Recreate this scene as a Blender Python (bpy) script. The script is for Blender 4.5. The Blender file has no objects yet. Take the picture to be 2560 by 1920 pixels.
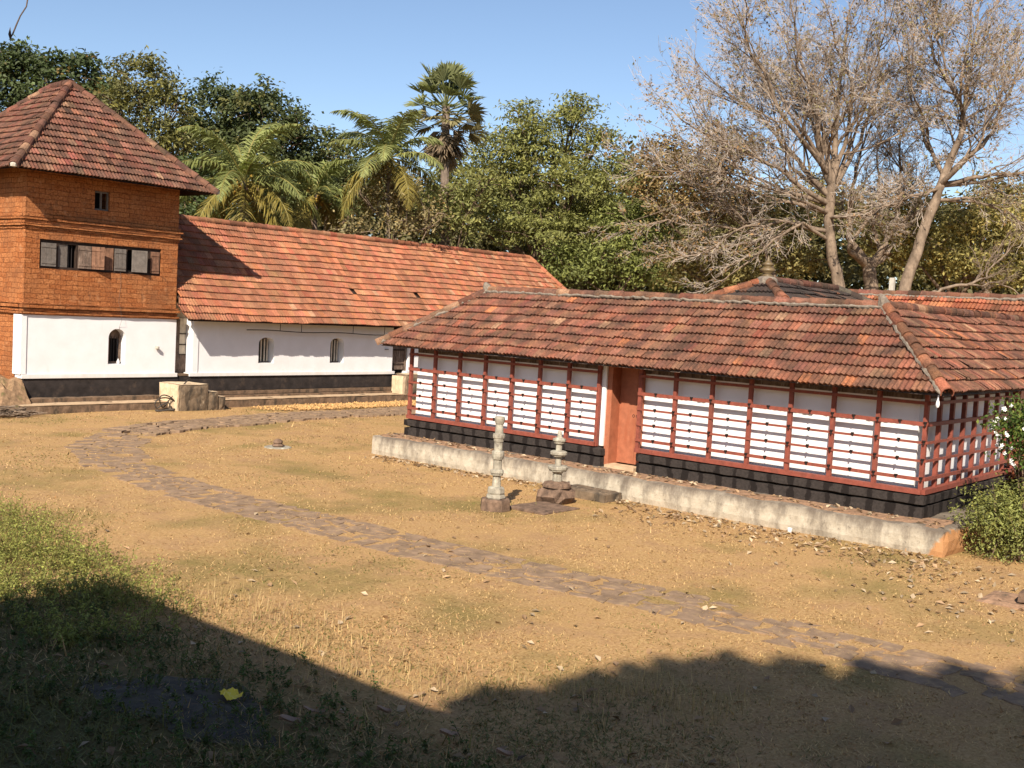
import bpy, math, random
import numpy as np
from mathutils import Vector, Matrix

# ------------------------------------------------------------------ scene, camera, light
sc = bpy.context.scene
COL = sc.collection
R_ = math.radians
rnd = random.Random(5)

FPX, YAW, PITCH, ROLL, EYE = 2732.1, R_(40.11), R_(3.805), R_(3.128), 3.92
cy, sy, cp, sp = math.cos(YAW), math.sin(YAW), math.cos(PITCH), math.sin(PITCH)
F = np.array([cy*cp, sy*cp, -sp]); Rv = np.array([sy, -cy, 0.0]); Uv = np.cross(Rv, F)
c_, s_ = math.cos(ROLL), math.sin(ROLL)
RI, UP = c_*Rv + s_*Uv, -s_*Rv + c_*Uv
CAM = np.array([0, 0, EYE])
cd = bpy.data.cameras.new('camera'); cam = bpy.data.objects.new('camera', cd); COL.objects.link(cam)
cd.sensor_width = 36; cd.lens = FPX/2560*36; cd.clip_end = 3000; cd.clip_start = 0.05
M = Matrix(((RI[0], UP[0], -F[0], CAM[0]), (RI[1], UP[1], -F[1], CAM[1]), (RI[2], UP[2], -F[2], CAM[2]), (0, 0, 0, 1)))
cam.matrix_world = M
sc.camera = cam

SUN = Vector((0.695, 0.388, -0.605)).normalized()
w = bpy.data.worlds.new('World'); sc.world = w; w.use_nodes = True
nt = w.node_tree
sky = nt.nodes.new('ShaderNodeTexSky'); sky.sky_type = 'NISHITA'; sky.sun_disc = False
sky.sun_elevation = math.asin(-SUN.z); sky.sun_rotation = math.atan2(-SUN.x, -SUN.y)
sky.air_density = 0.8; sky.dust_density = 0.5; sky.ozone_density = 1.0
nt.links.new(sky.outputs[0], nt.nodes['Background'].inputs[0])
nt.nodes['Background'].inputs[1].default_value = 0.088
sl = bpy.data.lights.new('sun', 'SUN'); sl.energy = 5.0; sl.angle = R_(0.6); sl.color = (1.0, 0.90, 0.76)
so = bpy.data.objects.new('sun', sl); COL.objects.link(so)
so.rotation_mode = 'QUATERNION'; so.rotation_quaternion = SUN.to_track_quat('-Z', 'Y'); so.location = (-30, -20, 40)
sc.view_settings.view_transform = 'Standard'; sc.view_settings.look = 'None'
sc.view_settings.gamma = 1; sc.view_settings.exposure = 0.80
sc.cycles.max_bounces = 5; sc.cycles.diffuse_bounces = 2; sc.cycles.transparent_max_bounces = 4


def dray(x, y):                       # picture measure (2212 wide) -> ray
    px, py = x*2560/2212, y*2560/2212
    return F + RI*(px-1280)/FPX - UP*(py-960)/FPX


def at(x, y, D):                      # point at forward distance D
    return CAM + dray(x, y)*D


def mper(D):                          # metres per picture unit at distance D
    return D*(2560/2212)/FPX


# ------------------------------------------------------------------ mesh helpers
class MB:
    def __init__(s): s.V = []; s.Fa = []; s.C = []; s.n = 0

    def raw(s, V, Fa, col=None):
        V = np.asarray(V, float).reshape(-1, 3)
        for f in Fa if isinstance(Fa, list) and len(Fa) and isinstance(Fa[0], np.ndarray) and Fa[0].ndim == 2 else [Fa]:
            if isinstance(f, np.ndarray): s.Fa.append(f+s.n)
            else:
                by = {}
                for q in f: by.setdefault(len(q), []).append(q)
                for q in by.values(): s.Fa.append(np.array(q, int)+s.n)
        s.V.append(V)
        if col is None: col = (1, 1, 1)
        col = np.asarray(col, float)
        if col.ndim == 1: col = np.tile(col, (len(V), 1))
        s.C.append(col)
        s.n += len(V)

    def box(s, x0, x1, y0, y1, z0, z1, col=None):
        V = [(x, y, z) for x in (x0, x1) for y in (y0, y1) for z in (z0, z1)]
        s.raw(V, [(0, 1, 3, 2), (4, 6, 7, 5), (0, 4, 5, 1), (2, 3, 7, 6), (0, 2, 6, 4), (1, 5, 7, 3)], col)

    def obox(s, c, ax, ay, az, col=None):     # oriented box: centre and three half axes
        c, ax, ay, az = map(lambda q: np.asarray(q, float), (c, ax, ay, az))
        V = [c+i*ax+j*ay+k*az for i in (-1, 1) for j in (-1, 1) for k in (-1, 1)]
        s.raw(V, [(0, 1, 3, 2), (4, 6, 7, 5), (0, 4, 5, 1), (2, 3, 7, 6), (0, 2, 6, 4), (1, 5, 7, 3)], col)

    def rbox(s, x0, x1, y0, y1, z0, z1, step=.15, amp=.02, seed=1, rnd_e=.03, col=None):   # worn, uneven block
        def ax(a, b): return np.linspace(a, b, max(2, int((b-a)/step)+1))
        X, Y, Z = ax(x0, x1), ax(y0, y1), ax(z0, z1)
        cen = np.array([(x0+x1)/2, (y0+y1)/2, (z0+z1)/2])
        def grid(A, B, mk, flip):
            na, nb = len(A), len(B)
            V = np.array([mk(a, b) for a in A for b in B], float)
            i = np.arange(na-1)[:, None]*nb+np.arange(nb-1)[None]
            q = np.stack([i, i+nb, i+nb+1, i+1], -1).reshape(-1, 4)
            if flip: q = q[:, ::-1]
            lo = np.array([x0, y0, z0]); hi = np.array([x1, y1, z1])
            dlo, dhi = V-lo, hi-V
            edge = np.minimum(dlo, dhi) < 1e-6
            ne = edge.sum(1)
            dirv = np.where(dlo < 1e-6, 1, 0)-np.where(dhi < 1e-6, 1, 0)
            V2 = V+dirv*np.where(ne > 1, rnd_e, 0)[:, None]
            V2 = V2+vnoise(V*3.1+seed*7.3)*amp+vnoise(V*9.7+seed)*amp*.5
            s.raw(V2, q, col)
        grid(X, Y, lambda a, b: (a, b, z1), False); grid(X, Y, lambda a, b: (a, b, z0), True)
        grid(X, Z, lambda a, b: (a, y0, b), False); grid(X, Z, lambda a, b: (a, y1, b), True)
        grid(Y, Z, lambda a, b: (x1, a, b), False); grid(Y, Z, lambda a, b: (x0, a, b), True)

    def tube(s, P, r, n=6, col=None, cap=True):
        P = np.asarray(P, float); m = len(P)
        r = np.full(m, r, float) if np.isscalar(r) else np.asarray(r, float)
        T = np.gradient(P, axis=0); T /= np.linalg.norm(T, axis=1)[:, None]+1e-12
        ref = np.array([0, 0, 1.0]) if abs(T[0, 2]) < .9 else np.array([1.0, 0, 0])
        A = np.cross(T, ref); A /= np.linalg.norm(A, axis=1)[:, None]+1e-9
        B = np.cross(T, A)
        an = np.arange(n)/n*2*np.pi
        V = P[:, None]+r[:, None, None]*(A[:, None]*np.cos(an)[None, :, None]+B[:, None]*np.sin(an)[None, :, None])
        i = np.arange(m-1)[:, None]*n; j = np.arange(n)[None]; k = (j+1) % n
        q = np.stack([i+j, i+k, i+n+k, i+n+j], -1).reshape(-1, 4)
        fs = [q]
        if cap and n > 3: fs += [np.array([list(range(n))[::-1]]), np.array([[(m-1)*n+t for t in range(n)]])]
        s.raw(V.reshape(-1, 3), fs, col)

    def lathe(s, prof, c, n=20, col=None, sq=False, rot=0.):
        m = len(prof)
        an = np.arange(n)/n*2*np.pi+rot
        V = np.array([[(c[0]+r*math.cos(a), c[1]+r*math.sin(a), c[2]+z) for a in an] for r, z in prof]).reshape(-1, 3)
        i = np.arange(m-1)[:, None]*n; j = np.arange(n)[None]; k = (j+1) % n
        q = np.stack([i+j, i+k, i+n+k, i+n+j], -1).reshape(-1, 4)
        s.raw(V, [q, np.array([list(range(n))[::-1]]), np.array([[(m-1)*n+t for t in range(n)]])], col)

    def build(s, name, mat, parent=None, smooth=False):
        me = bpy.data.meshes.new(name)
        V = np.concatenate(s.V); C = np.concatenate(s.C)
        me.vertices.add(len(V)); me.vertices.foreach_set('co', V.astype(np.float32).ravel())
        nl = sum(f.size for f in s.Fa); nf = sum(len(f) for f in s.Fa)
        me.loops.add(nl); me.polygons.add(nf)
        me.loops.foreach_set('vertex_index', np.concatenate([f.ravel() for f in s.Fa]).astype(np.int32))
        tot = np.concatenate([np.full(len(f), f.shape[1]) for f in s.Fa]).astype(np.int32)
        st = np.concatenate([[0], np.cumsum(tot)[:-1]]).astype(np.int32)
        me.polygons.foreach_set('loop_start', st)
        try: me.polygons.foreach_set('loop_total', tot)
        except Exception: pass
        me.update(calc_edges=True)
        me.polygons.foreach_set('use_smooth', np.full(nf, bool(smooth)))
        at_ = me.color_attributes.new('Col', 'FLOAT_COLOR', 'POINT')
        at_.data.foreach_set('color', np.concatenate([C, np.ones((len(C), 1))], 1).astype(np.float32).ravel())
        me.materials.append(mat); me.update()
        o = bpy.data.objects.new(name, me); COL.objects.link(o)
        if parent: o.parent = parent; o.matrix_parent_inverse = inv_world(parent)
        return o


def inv_world(o):     # a thing's parts keep world coordinates; a part's own world matrix is already the identity
    return Matrix.Translation(-o.location) if o.parent is None else Matrix.Identity(4)


def vnoise(P):      # cheap smooth noise in -1..1 for three channels
    x, y, z = P[:, 0], P[:, 1], P[:, 2]
    a = np.sin(x*1.7+1.3*np.sin(y*1.1+z))+np.sin(y*2.3+1.7*np.sin(z*1.3+x*.7))
    b = np.sin(y*1.9+1.3*np.sin(z*1.2+x))+np.sin(z*2.1+1.7*np.sin(x*1.4+y*.6))
    c = np.sin(z*1.8+1.3*np.sin(x*1.3+y))+np.sin(x*2.2+1.7*np.sin(y*1.5+z*.8))
    return np.stack([a, b, c], -1)*.5


def thing(name, label, cat, loc=(0, 0, 0), group=None):
    o = bpy.data.objects.new(name, None); COL.objects.link(o); o.location = loc; o.empty_display_size = .3
    return tag(o, label, cat, group)


def tag(o, label, cat, group=None, kind=None):
    if label: o['label'] = label
    if cat: o['category'] = cat
    if group: o['group'] = group
    if kind: o['kind'] = kind
    return o


def kind(o, k): o['kind'] = k; return o


# ------------------------------------------------------------------ materials
def mat(name, build, rough=.9, spec=.2):
    m = bpy.data.materials.new(name); m.use_nodes = True
    t = m.node_tree; b = t.nodes['Principled BSDF']
    b.inputs['Roughness'].default_value = rough; b.inputs['Specular IOR Level'].default_value = spec
    N = lambda ty, **kw: mknode(t, ty, kw)
    L = t.links.new
    r = build(t, N, L, b)
    if r is not None: L(r, b.inputs['Base Color'])
    return m


def mknode(t, ty, kw):
    n = t.nodes.new('ShaderNode'+ty)
    for k, v in kw.items():
        if k.startswith('i_'): n.inputs[k[2:].replace('_', ' ')].default_value = v
        else: setattr(n, k, v)
    return n


def noise(N, L, vec, scale, detail=5, rough=.6, dist=0.):
    n = N('TexNoise'); n.inputs['Scale'].default_value = scale; n.inputs['Detail'].default_value = detail
    n.inputs['Roughness'].default_value = rough; n.inputs['Distortion'].default_value = dist
    if vec is not None: L(vec, n.inputs['Vector'])
    return n.outputs[0]


def ramp(N, L, fac, stops):
    r = N('ValToRGB'); e = r.color_ramp.elements
    while len(e) < len(stops): e.new(.5)
    for q, (p, c) in zip(e, stops):
        q.position = p; q.color = (*c, 1) if len(c) == 3 else c
    L(fac, r.inputs[0]); return r.outputs[0]


def mix(N, L, fac, a, b, mode='MIX'):
    m = N('Mix', data_type='RGBA', blend_type=mode)
    for sock, v in ((m.inputs[0], fac), (m.inputs[6], a), (m.inputs[7], b)):
        if isinstance(v, (int, float)): sock.default_value = v
        elif isinstance(v, tuple): sock.default_value = (*v, 1)
        else: L(v, sock)
    return m.outputs[2]


def bump(N, L, b, h, strength=.4, dist=.02):
    n = N('Bump'); n.inputs['Strength'].default_value = strength; n.inputs['Distance'].default_value = dist
    L(h, n.inputs['Height']); L(n.outputs[0], b.inputs['Normal'])


def objc(N): return N('NewGeometry').outputs['Position']


def scaled(N, L, vec, s):
    m = N('Mapping'); m.inputs['Scale'].default_value = s; L(vec, m.inputs['Vector']); return m.outputs[0]


def simple(name, col, var=.25, scale=6., rough=.9, bmp=.3, bs=25., stain=None, sscale=(1, 1, .35), spec=.2):
    def f(t, N, L, b):
        p = objc(N)
        n1 = noise(N, L, p, scale)
        lo = tuple(c*(1-var) for c in col); hi = tuple(min(1, c*(1+var)) for c in col)
        c = ramp(N, L, n1, [(.3, lo), (.7, hi)])
        if stain:
            for sc_, colr, a, bb in stain:
                q = noise(N, L, scaled(N, L, p, sscale), sc_, 6, .65)
                k = ramp(N, L, q, [(a, (0, 0, 0)), (bb, (1, 1, 1))])
                c = mix(N, L, k, c, colr)
        if bmp: bump(N, L, b, noise(N, L, p, bs, 4), bmp, .02)
        return c
    return mat(name, f, rough, spec)


def tile_mat(name, moss=(.055, .04, .032), amt=(.45, .75)):
    def f(t, N, L, b):
        a = N('Attribute', attribute_name='Col').outputs['Color']
        p = objc(N)
        n = noise(N, L, p, 2.2, 7, .7)
        k = ramp(N, L, n, [(amt[0], (0, 0, 0)), (amt[1], (.8, .8, .8))])
        nb_ = noise(N, L, p, .55, 4, .6); a = mix(N, L, ramp(N, L, nb_, [(.42, (0, 0, 0)), (.70, (.45, .45, .45))]), a, moss)
        c = mix(N, L, k, a, moss)
        n2 = noise(N, L, p, 28, 4, .7)
        k2 = ramp(N, L, n2, [(.35, (.62, .60, .58)), (.65, (1.12, 1.1, 1.08))])
        c = mix(N, L, 1., c, k2, 'MULTIPLY')
        n3 = noise(N, L, p, 9, 5, .8)
        k3 = ramp(N, L, n3, [(.66, (0, 0, 0)), (.76, (.45, .45, .45))])
        c = mix(N, L, k3, c, (.33, .28, .22))
        bump(N, L, b, n2, .35, .01)
        return c
    return mat(name, f, .95, .12)


M_tile = tile_mat('clay_tile', (.13, .07, .045), (.5, .8))
M_tile_old = tile_mat('clay_tile_dark', (.05, .036, .03), (.40, .66))
M_tile_black = tile_mat('clay_tile_black', (.045, .04, .038), (.25, .5))


def f_lat(t, N, L, b):
    p = objc(N); sx = N('SeparateXYZ'); L(p, sx.inputs[0])
    ad = N('Math', operation='ADD'); L(sx.outputs[0], ad.inputs[0]); L(sx.outputs[1], ad.inputs[1])
    cb = N('CombineXYZ'); L(ad.outputs[0], cb.inputs[0]); L(sx.outputs[2], cb.inputs[1])
    nz = N('TexNoise'); nz.inputs['Scale'].default_value = 2.2; nz.inputs['Detail'].default_value = 4; L(p, nz.inputs['Vector'])
    va = N('VectorMath', operation='SCALE'); L(nz.outputs['Color'], va.inputs[0]); va.inputs['Scale'].default_value = .12
    vb = N('VectorMath', operation='ADD'); L(cb.outputs[0], vb.inputs[0]); L(va.outputs[0], vb.inputs[1])
    br = N('TexBrick'); L(vb.outputs[0], br.inputs['Vector'])
    br.inputs['Scale'].default_value = 1; br.inputs['Brick Width'].default_value = .38; br.inputs['Row Height'].default_value = .155
    br.inputs['Mortar Size'].default_value = .010; br.inputs['Mortar Smooth'].default_value = .7
    br.inputs['Color1'].default_value = (.345, .115, .038, 1); br.inputs['Color2'].default_value = (.43, .165, .06, 1)
    br.inputs['Mortar'].default_value = (.19, .062, .024, 1)
    n = noise(N, L, p, 16, 8, .75)
    k = ramp(N, L, n, [(.3, (.30, .27, .25)), (.47, (.9, .9, .9)), (.72, (1.45, 1.6, 1.8))])
    c = mix(N, L, 1., br.outputs['Color'], k, 'MULTIPLY')
    n4 = noise(N, L, p, 1.1, 4, .6)
    c = mix(N, L, ramp(N, L, n4, [(.45, (0, 0, 0)), (.72, (.7, .7, .7))]), c, (.20, .085, .04))
    n6 = noise(N, L, scaled(N, L, p, (1, 1, .4)), 5, 7, .7)
    c = mix(N, L, ramp(N, L, n6, [(.56, (0, 0, 0)), (.74, (.75, .75, .75))]), c, (.10, .055, .035))
    n7 = noise(N, L, p, 2.6, 5, .7)
    c = mix(N, L, ramp(N, L, n7, [(.58, (0, 0, 0)), (.72, (.6, .6, .6))]), c, (.50, .26, .13))
    h = N('Math', operation='ADD'); L(n, h.inputs[0]); L(br.outputs['Fac'], h.inputs[1]); h.inputs[1].default_value = 0
    inv = N('Math', operation='MULTIPLY_ADD'); L(br.outputs['Fac'], inv.inputs[0]); inv.inputs[1].default_value = -.35; L(n, inv.inputs[2])
    bump(N, L, b, inv.outputs[0], .9, .05)
    return c


M_lat = mat('laterite', f_lat, .95, .1)
M_white = simple('lime_plaster', (.72, .71, .715), .03, 2, .9, .08, 12)
def f_white(t, N, L, b):
    p = objc(N); sx = N('SeparateXYZ'); L(p, sx.inputs[0])
    n1 = noise(N, L, p, 2.2, 5, .6); n2 = noise(N, L, scaled(N, L, p, (1, 1, .25)), 5, 6, .7)
    c = ramp(N, L, n1, [(.3, (.69, .675, .67)), (.7, (.745, .735, .74))])
    q = N('Math', operation='MULTIPLY_ADD'); L(n2, q.inputs[0]); q.inputs[1].default_value = -.55; L(sx.outputs[2], q.inputs[2])
    kk = N('MapRange'); L(q.outputs[0], kk.inputs[0]); kk.inputs[1].default_value = .72; kk.inputs[2].default_value = .98; kk.inputs[3].default_value = .35; kk.inputs[4].default_value = 0
    c = mix(N, L, kk.outputs[0], c, (.50, .40, .29))
    c = mix(N, L, ramp(N, L, n2, [(.60, (0, 0, 0)), (.78, (.22, .22, .22))]), c, (.48, .45, .42))
    bump(N, L, b, noise(N, L, p, 9, 4), .12, .02)
    return c


M_white = mat('limewash', f_white, .92, .1)
M_cream = simple('dirty_plaster', (.66, .57, .44), .15, 5, .9, .15, 18, [(3, (.36, .26, .17), .55, .75)])
M_black = simple('black_plaster', (.030, .024, .022), .35, 4, .8, .35, 30, [(2.5, (.085, .06, .045), .55, .8)], (1, 1, 1))
def f_plinth(t, N, L, b):
    p = objc(N); sx = N('SeparateXYZ'); L(p, sx.inputs[0])
    ad = N('Math', operation='ADD'); L(sx.outputs[0], ad.inputs[0]); L(sx.outputs[1], ad.inputs[1])
    nz = noise(N, L, scaled(N, L, p, (1, 1, .5)), 3.5, 5, .65)
    ph = N('Math', operation='MULTIPLY_ADD'); L(ad.outputs[0], ph.inputs[0]); ph.inputs[1].default_value = 15.5
    n8 = N('Math', operation='MULTIPLY'); L(nz, n8.inputs[0]); n8.inputs[1].default_value = 7.; L(n8.outputs[0], ph.inputs[2])
    sn = N('Math', operation='SINE'); L(ph.outputs[0], sn.inputs[0])
    n2 = noise(N, L, p, 18, 5, .7)
    base = ramp(N, L, n2, [(.3, (.022, .018, .016)), (.7, (.046, .037, .033))])
    k = ramp(N, L, sn.outputs[0], [(.50, (0, 0, 0)), (.72, (.93, .93, .93))])
    c = mix(N, L, k, base, (.011, .008, .007))
    bump(N, L, b, n2, .5, .02)
    return c


M_plinth = mat('black_plinth', f_plinth, .85, .2)
M_plinth_old = simple('black_plinth_b', (.050, .042, .036), .35, 7, .8, .6, 22, [(3.2, (.010, .007, .006), .46, .6), (9, (.10, .08, .06), .66, .8)], (1, 1.2, .22))
def f_conc(t, N, L, b):       # lime render, sooty along its top edge, fallen off at one corner where the laterite shows
    p = objc(N); sx = N('SeparateXYZ'); L(p, sx.inputs[0])
    n1 = noise(N, L, p, 4, 6, .6); n2 = noise(N, L, scaled(N, L, p, (1, 1, .4)), 3.2, 7, .68); n3 = noise(N, L, p, 14, 6, .7)
    c = ramp(N, L, n1, [(.3, (.36, .305, .23)), (.55, (.46, .40, .31)), (.75, (.55, .48, .38))])
    c = mix(N, L, ramp(N, L, n2, [(.46, (0, 0, 0)), (.66, (.8, .8, .8))]), c, (.19, .16, .125))
    q = N('Math', operation='MULTIPLY_ADD'); L(n2, q.inputs[0]); q.inputs[1].default_value = .55; L(sx.outputs[2], q.inputs[2])
    kk = N('MapRange'); L(q.outputs[0], kk.inputs[0]); kk.inputs[1].default_value = .50; kk.inputs[2].default_value = .76; kk.inputs[3].default_value = 0; kk.inputs[4].default_value = .88
    c = mix(N, L, kk.outputs[0], c, (.12, .095, .075))
    c = mix(N, L, ramp(N, L, n3, [(.58, (0, 0, 0)), (.72, (.7, .7, .7))]), c, (.10, .085, .068))
    a = N('Math', operation='MULTIPLY_ADD'); L(n1, a.inputs[0]); a.inputs[1].default_value = .5; L(sx.outputs[1], a.inputs[2])
    a2 = N('Math', operation='MULTIPLY_ADD'); L(sx.outputs[2], a2.inputs[0]); a2.inputs[1].default_value = .8; L(a.outputs[0], a2.inputs[2])
    ka = N('MapRange'); L(a2.outputs[0], ka.inputs[0]); ka.inputs[1].default_value = 6.88; ka.inputs[2].default_value = 6.96; ka.inputs[3].default_value = .9; ka.inputs[4].default_value = 0
    c = mix(N, L, ka.outputs[0], c, (.40, .19, .075))
    bump(N, L, b, n3, .45, .03)
    return c


M_conc = mat('stained_render', f_conc, .95, .1)
M_conc_top = simple('laterite_rubble', (.30, .18, .11), .35, 9, .95, .6, 25, [(5, (.10, .075, .05), .5, .7)])
M_plin2 = simple('earth_plinth', (.17, .11, .07), .35, 5, .95, .6, 20, [(4, (.055, .042, .03), .48, .66), (7, (.34, .25, .16), .6, .8)])
M_screed = simple('dusty_screed', (.46, .33, .21), .15, 5, .95, .25, 22, [(4, (.32, .22, .13), .5, .8)])
M_stair = simple('stair_render', (.17, .122, .08), .3, 6, .95, .5, 22, [(3.5, (.06, .048, .036), .46, .62), (8, (.45, .35, .24), .6, .75)], (1, 1, .3))
M_stair_l = simple('stair_render_pale', (.55, .42, .28), .2, 6, .95, .35, 22, [(3.5, (.36, .26, .16), .5, .7)], (1, 1, .4))
M_red = simple('red_oxide_paint', (.205, .052, .033), .22, 9, .7, .15, 40, [(6, (.15, .045, .028), .52, .72), (11, (.34, .12, .075), .62, .75)], (1, 1, .4), .35)
M_door = simple('door_paint', (.33, .115, .060), .18, 7, .6, .15, 30, [(4, (.29, .085, .04), .5, .75)], (2, 2, .3), .3)
M_wood = simple('weathered_wood', (.16, .112, .085), .4, 8, .85, .4, 40, [(5, (.07, .05, .04), .5, .68), (6, (.36, .30, .25), .58, .75)], (3, 3, .5))
M_wood_g = simple('grey_shutter_wood', (.135, .115, .10), .25, 9, .85, .35, 40, [(5, (.12, .095, .08), .52, .7)], (3, 3, .4))
M_wood_r = simple('reddish_shutter_wood', (.19, .10, .062), .3, 9, .85, .35, 40, [(5, (.11, .06, .04), .52, .7)], (3, 3, .4))
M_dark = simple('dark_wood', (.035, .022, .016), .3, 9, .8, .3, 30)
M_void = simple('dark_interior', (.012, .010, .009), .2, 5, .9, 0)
M_stone = simple('lamp_granite', (.29, .26, .205), .3, 9, .9, .5, 30, [(7, (.14, .12, .10), .54, .7), (5, (.48, .46, .36), .55, .72)], (1, 1, .7))
M_stone_b = simple('dark_laterite_stone', (.17, .11, .075), .35, 8, .95, .8, 22, [(6, (.06, .04, .03), .5, .7)])
M_flag = simple('flagstone', (.235, .160, .106), .3, 3, .95, .4, 25, [(7, (.38, .26, .14), .52, .74)], (1, 1, 1), .05)
M_iron = simple('iron', (.018, .014, .013), .2, 8, .6, 0, spec=.4)
M_brass = simple('old_brass', (.13, .088, .04), .3, 9, .5, .1, spec=.5)
M_rubber = simple('black_hose', (.05, .04, .032), .2, 9, .6, 0, spec=.35)
M_mortar = simple('lime_mortar', (.20, .165, .13), .35, 14, .95, .7, 30, [(8, (.14, .11, .09), .5, .7)])
M_copra = simple('drying_husk', (.62, .38, .13), .35, 20, .9, .4, 40)
M_bark = simple('bark', (.16, .11, .075), .35, 7, .95, .6, 16, [(6, (.07, .05, .035), .5, .7)], (1, 1, .3))
M_bark_pale = simple('pale_bark', (.215, .158, .113), .3, 4, .95, .9, 11, [(3, (.10, .072, .05), .46, .66)], (1, 1, .3))
M_twig = simple('twig_bark', (.37, .305, .25), .25, 3, .95, 0)
M_palm_trunk = simple('palm_bark', (.17, .13, .10), .3, 6, .95, .5, 14)
M_pale = simple('concrete_post', (.42, .38, .32), .15, 9, .9, .2, 20)
M_paper = simple('white_paper', (.75, .72, .68), .05, 9, .8, 0)
M_yellow = simple('yellow_wrapper', (.75, .55, .03), .05, 9, .4, 0, spec=.5)
M_ash = simple('ash_soil', (.070, .058, .045), .5, 5, .95, .6, 20, [(6, (.17, .155, .135), .56, .75), (3, (.10, .085, .04), .5, .65)], (1, 1, 1))


def leaf_mat(name, trans=.3, tint=(1.0, 1.05, .55)):
    def f(t, N, L, b):
        a = N('Attribute', attribute_name='Col').outputs['Color']
        tr = N('BsdfTranslucent'); m1 = mix(N, L, 1., a, tint, 'MULTIPLY'); L(m1, tr.inputs[0])
        ms = N('MixShader'); ms.inputs[0].default_value = trans
        out = t.nodes['Material Output']
        L(b.outputs[0], ms.inputs[1]); L(tr.outputs[0], ms.inputs[2]); L(ms.outputs[0], out.inputs[0])
        return a
    return mat(name, f, .55, .25)


M_leaf = leaf_mat('foliage')
M_grass = leaf_mat('dry_grass_blades', .25, (1.05, 1., .6))
M_dead = leaf_mat('dead_leaf', .15, (1, .9, .7))
M_attr = mat('attr_rough', lambda t, N, L, b: N('Attribute', attribute_name='Col').outputs['Color'], .9, .15)

# ground
def f_ground(t, N, L, b):
    p = objc(N)
    n1 = noise(N, L, p, .35, 5, .6); n2 = noise(N, L, p, 3.2, 6, .7); n3 = noise(N, L, p, 26, 5, .75)
    straw = ramp(N, L, n3, [(.28, (.22, .13, .055)), (.5, (.40, .245, .105)), (.72, (.53, .36, .175))])
    soil = ramp(N, L, n3, [(.3, (.29, .165, .075)), (.7, (.46, .285, .14))])
    green = ramp(N, L, n3, [(.3, (.10, .085, .025)), (.7, (.25, .20, .065))])
    c = mix(N, L, ramp(N, L, n2, [(.47, (0, 0, 0)), (.64, (.85, .85, .85))]), straw, soil)
    n5 = noise(N, L, p, .9, 6, .65, .6)
    c = mix(N, L, ramp(N, L, n5, [(.5, (0, 0, 0)), (.62, (.75, .75, .75))]), c, ramp(N, L, n3, [(.3, (.25, .145, .07)), (.7, (.43, .265, .135))]))
    c = mix(N, L, ramp(N, L, n1, [(.50, (0, 0, 0)), (.66, (.7, .7, .7))]), c, green)
    sx = N('SeparateXYZ'); L(p, sx.inputs[0])           # weedy soil near the viewer's bank, darkened in colour to deepen the foreground shade
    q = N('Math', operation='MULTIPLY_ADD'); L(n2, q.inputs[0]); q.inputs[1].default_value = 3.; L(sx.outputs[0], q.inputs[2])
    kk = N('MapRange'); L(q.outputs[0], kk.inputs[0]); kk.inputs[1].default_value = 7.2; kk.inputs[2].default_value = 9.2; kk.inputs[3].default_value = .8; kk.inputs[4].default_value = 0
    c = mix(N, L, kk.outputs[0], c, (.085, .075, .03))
    bump(N, L, b, n3, .6, .03)
    return c


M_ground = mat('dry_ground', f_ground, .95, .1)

# ------------------------------------------------------------------ ground (one sheet to the horizon)
def gz(u, v): return 0.025*np.sin(u*.9+1.2*np.sin(v*.4))*np.sin(v*.7+.4)


mb = MB()
xs = np.concatenate([[-900, -200, -60], np.arange(-20, 50, .5), [70, 200, 900]])
ys = np.concatenate([[-900, -200, -60], np.arange(-15, 50, .5), [70, 200, 900]])
GX, GY = np.meshgrid(xs, ys, indexing='ij')
GZ = gz(GX, GY)*((GX > -15) & (GX < 45) & (GY > -12) & (GY < 45))
GZ = GZ+.18*np.exp(-((GX-4.5)/2.4)**2)*1.0
i = np.arange(len(xs)-1)[:, None]*len(ys)+np.arange(len(ys)-1)[None]
q = np.stack([i, i+len(ys), i+len(ys)+1, i+1], -1).reshape(-1, 4)
mb.raw(np.stack([GX, GY, GZ], -1).reshape(-1, 3), q)
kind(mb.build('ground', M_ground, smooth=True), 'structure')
def ground_z(u, v): return gz(u, v)+.18*np.exp(-((u-4.5)/2.4)**2)


# ------------------------------------------------------------------ roofs
def tile_cols(rng, n, base, spread=.35, pale=.05, fresh=None):
    base = np.array(base)
    k = np.clip(rng.normal(1, spread, n), .35, 1.9)[:, None]
    C = base*k*(1+rng.normal(0, .05, (n, 3)))
    C[:, 1:] *= (1+rng.normal(0, .10, (n, 1)))
    C = C*(1-.13)+C.mean(1, keepdims=True)*.13; pm = rng.random(n) < pale
    C[pm] = np.array([.40, .235, .145])*rng.uniform(.7, 1.15, (pm.sum(), 1))
    if fresh:
        fm = rng.random(n) < fresh; C[fm] = np.array([.44, .17, .08])*rng.uniform(.8, 1.15, (fm.sum(), 1))
    return np.clip(C, .01, .9)


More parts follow.
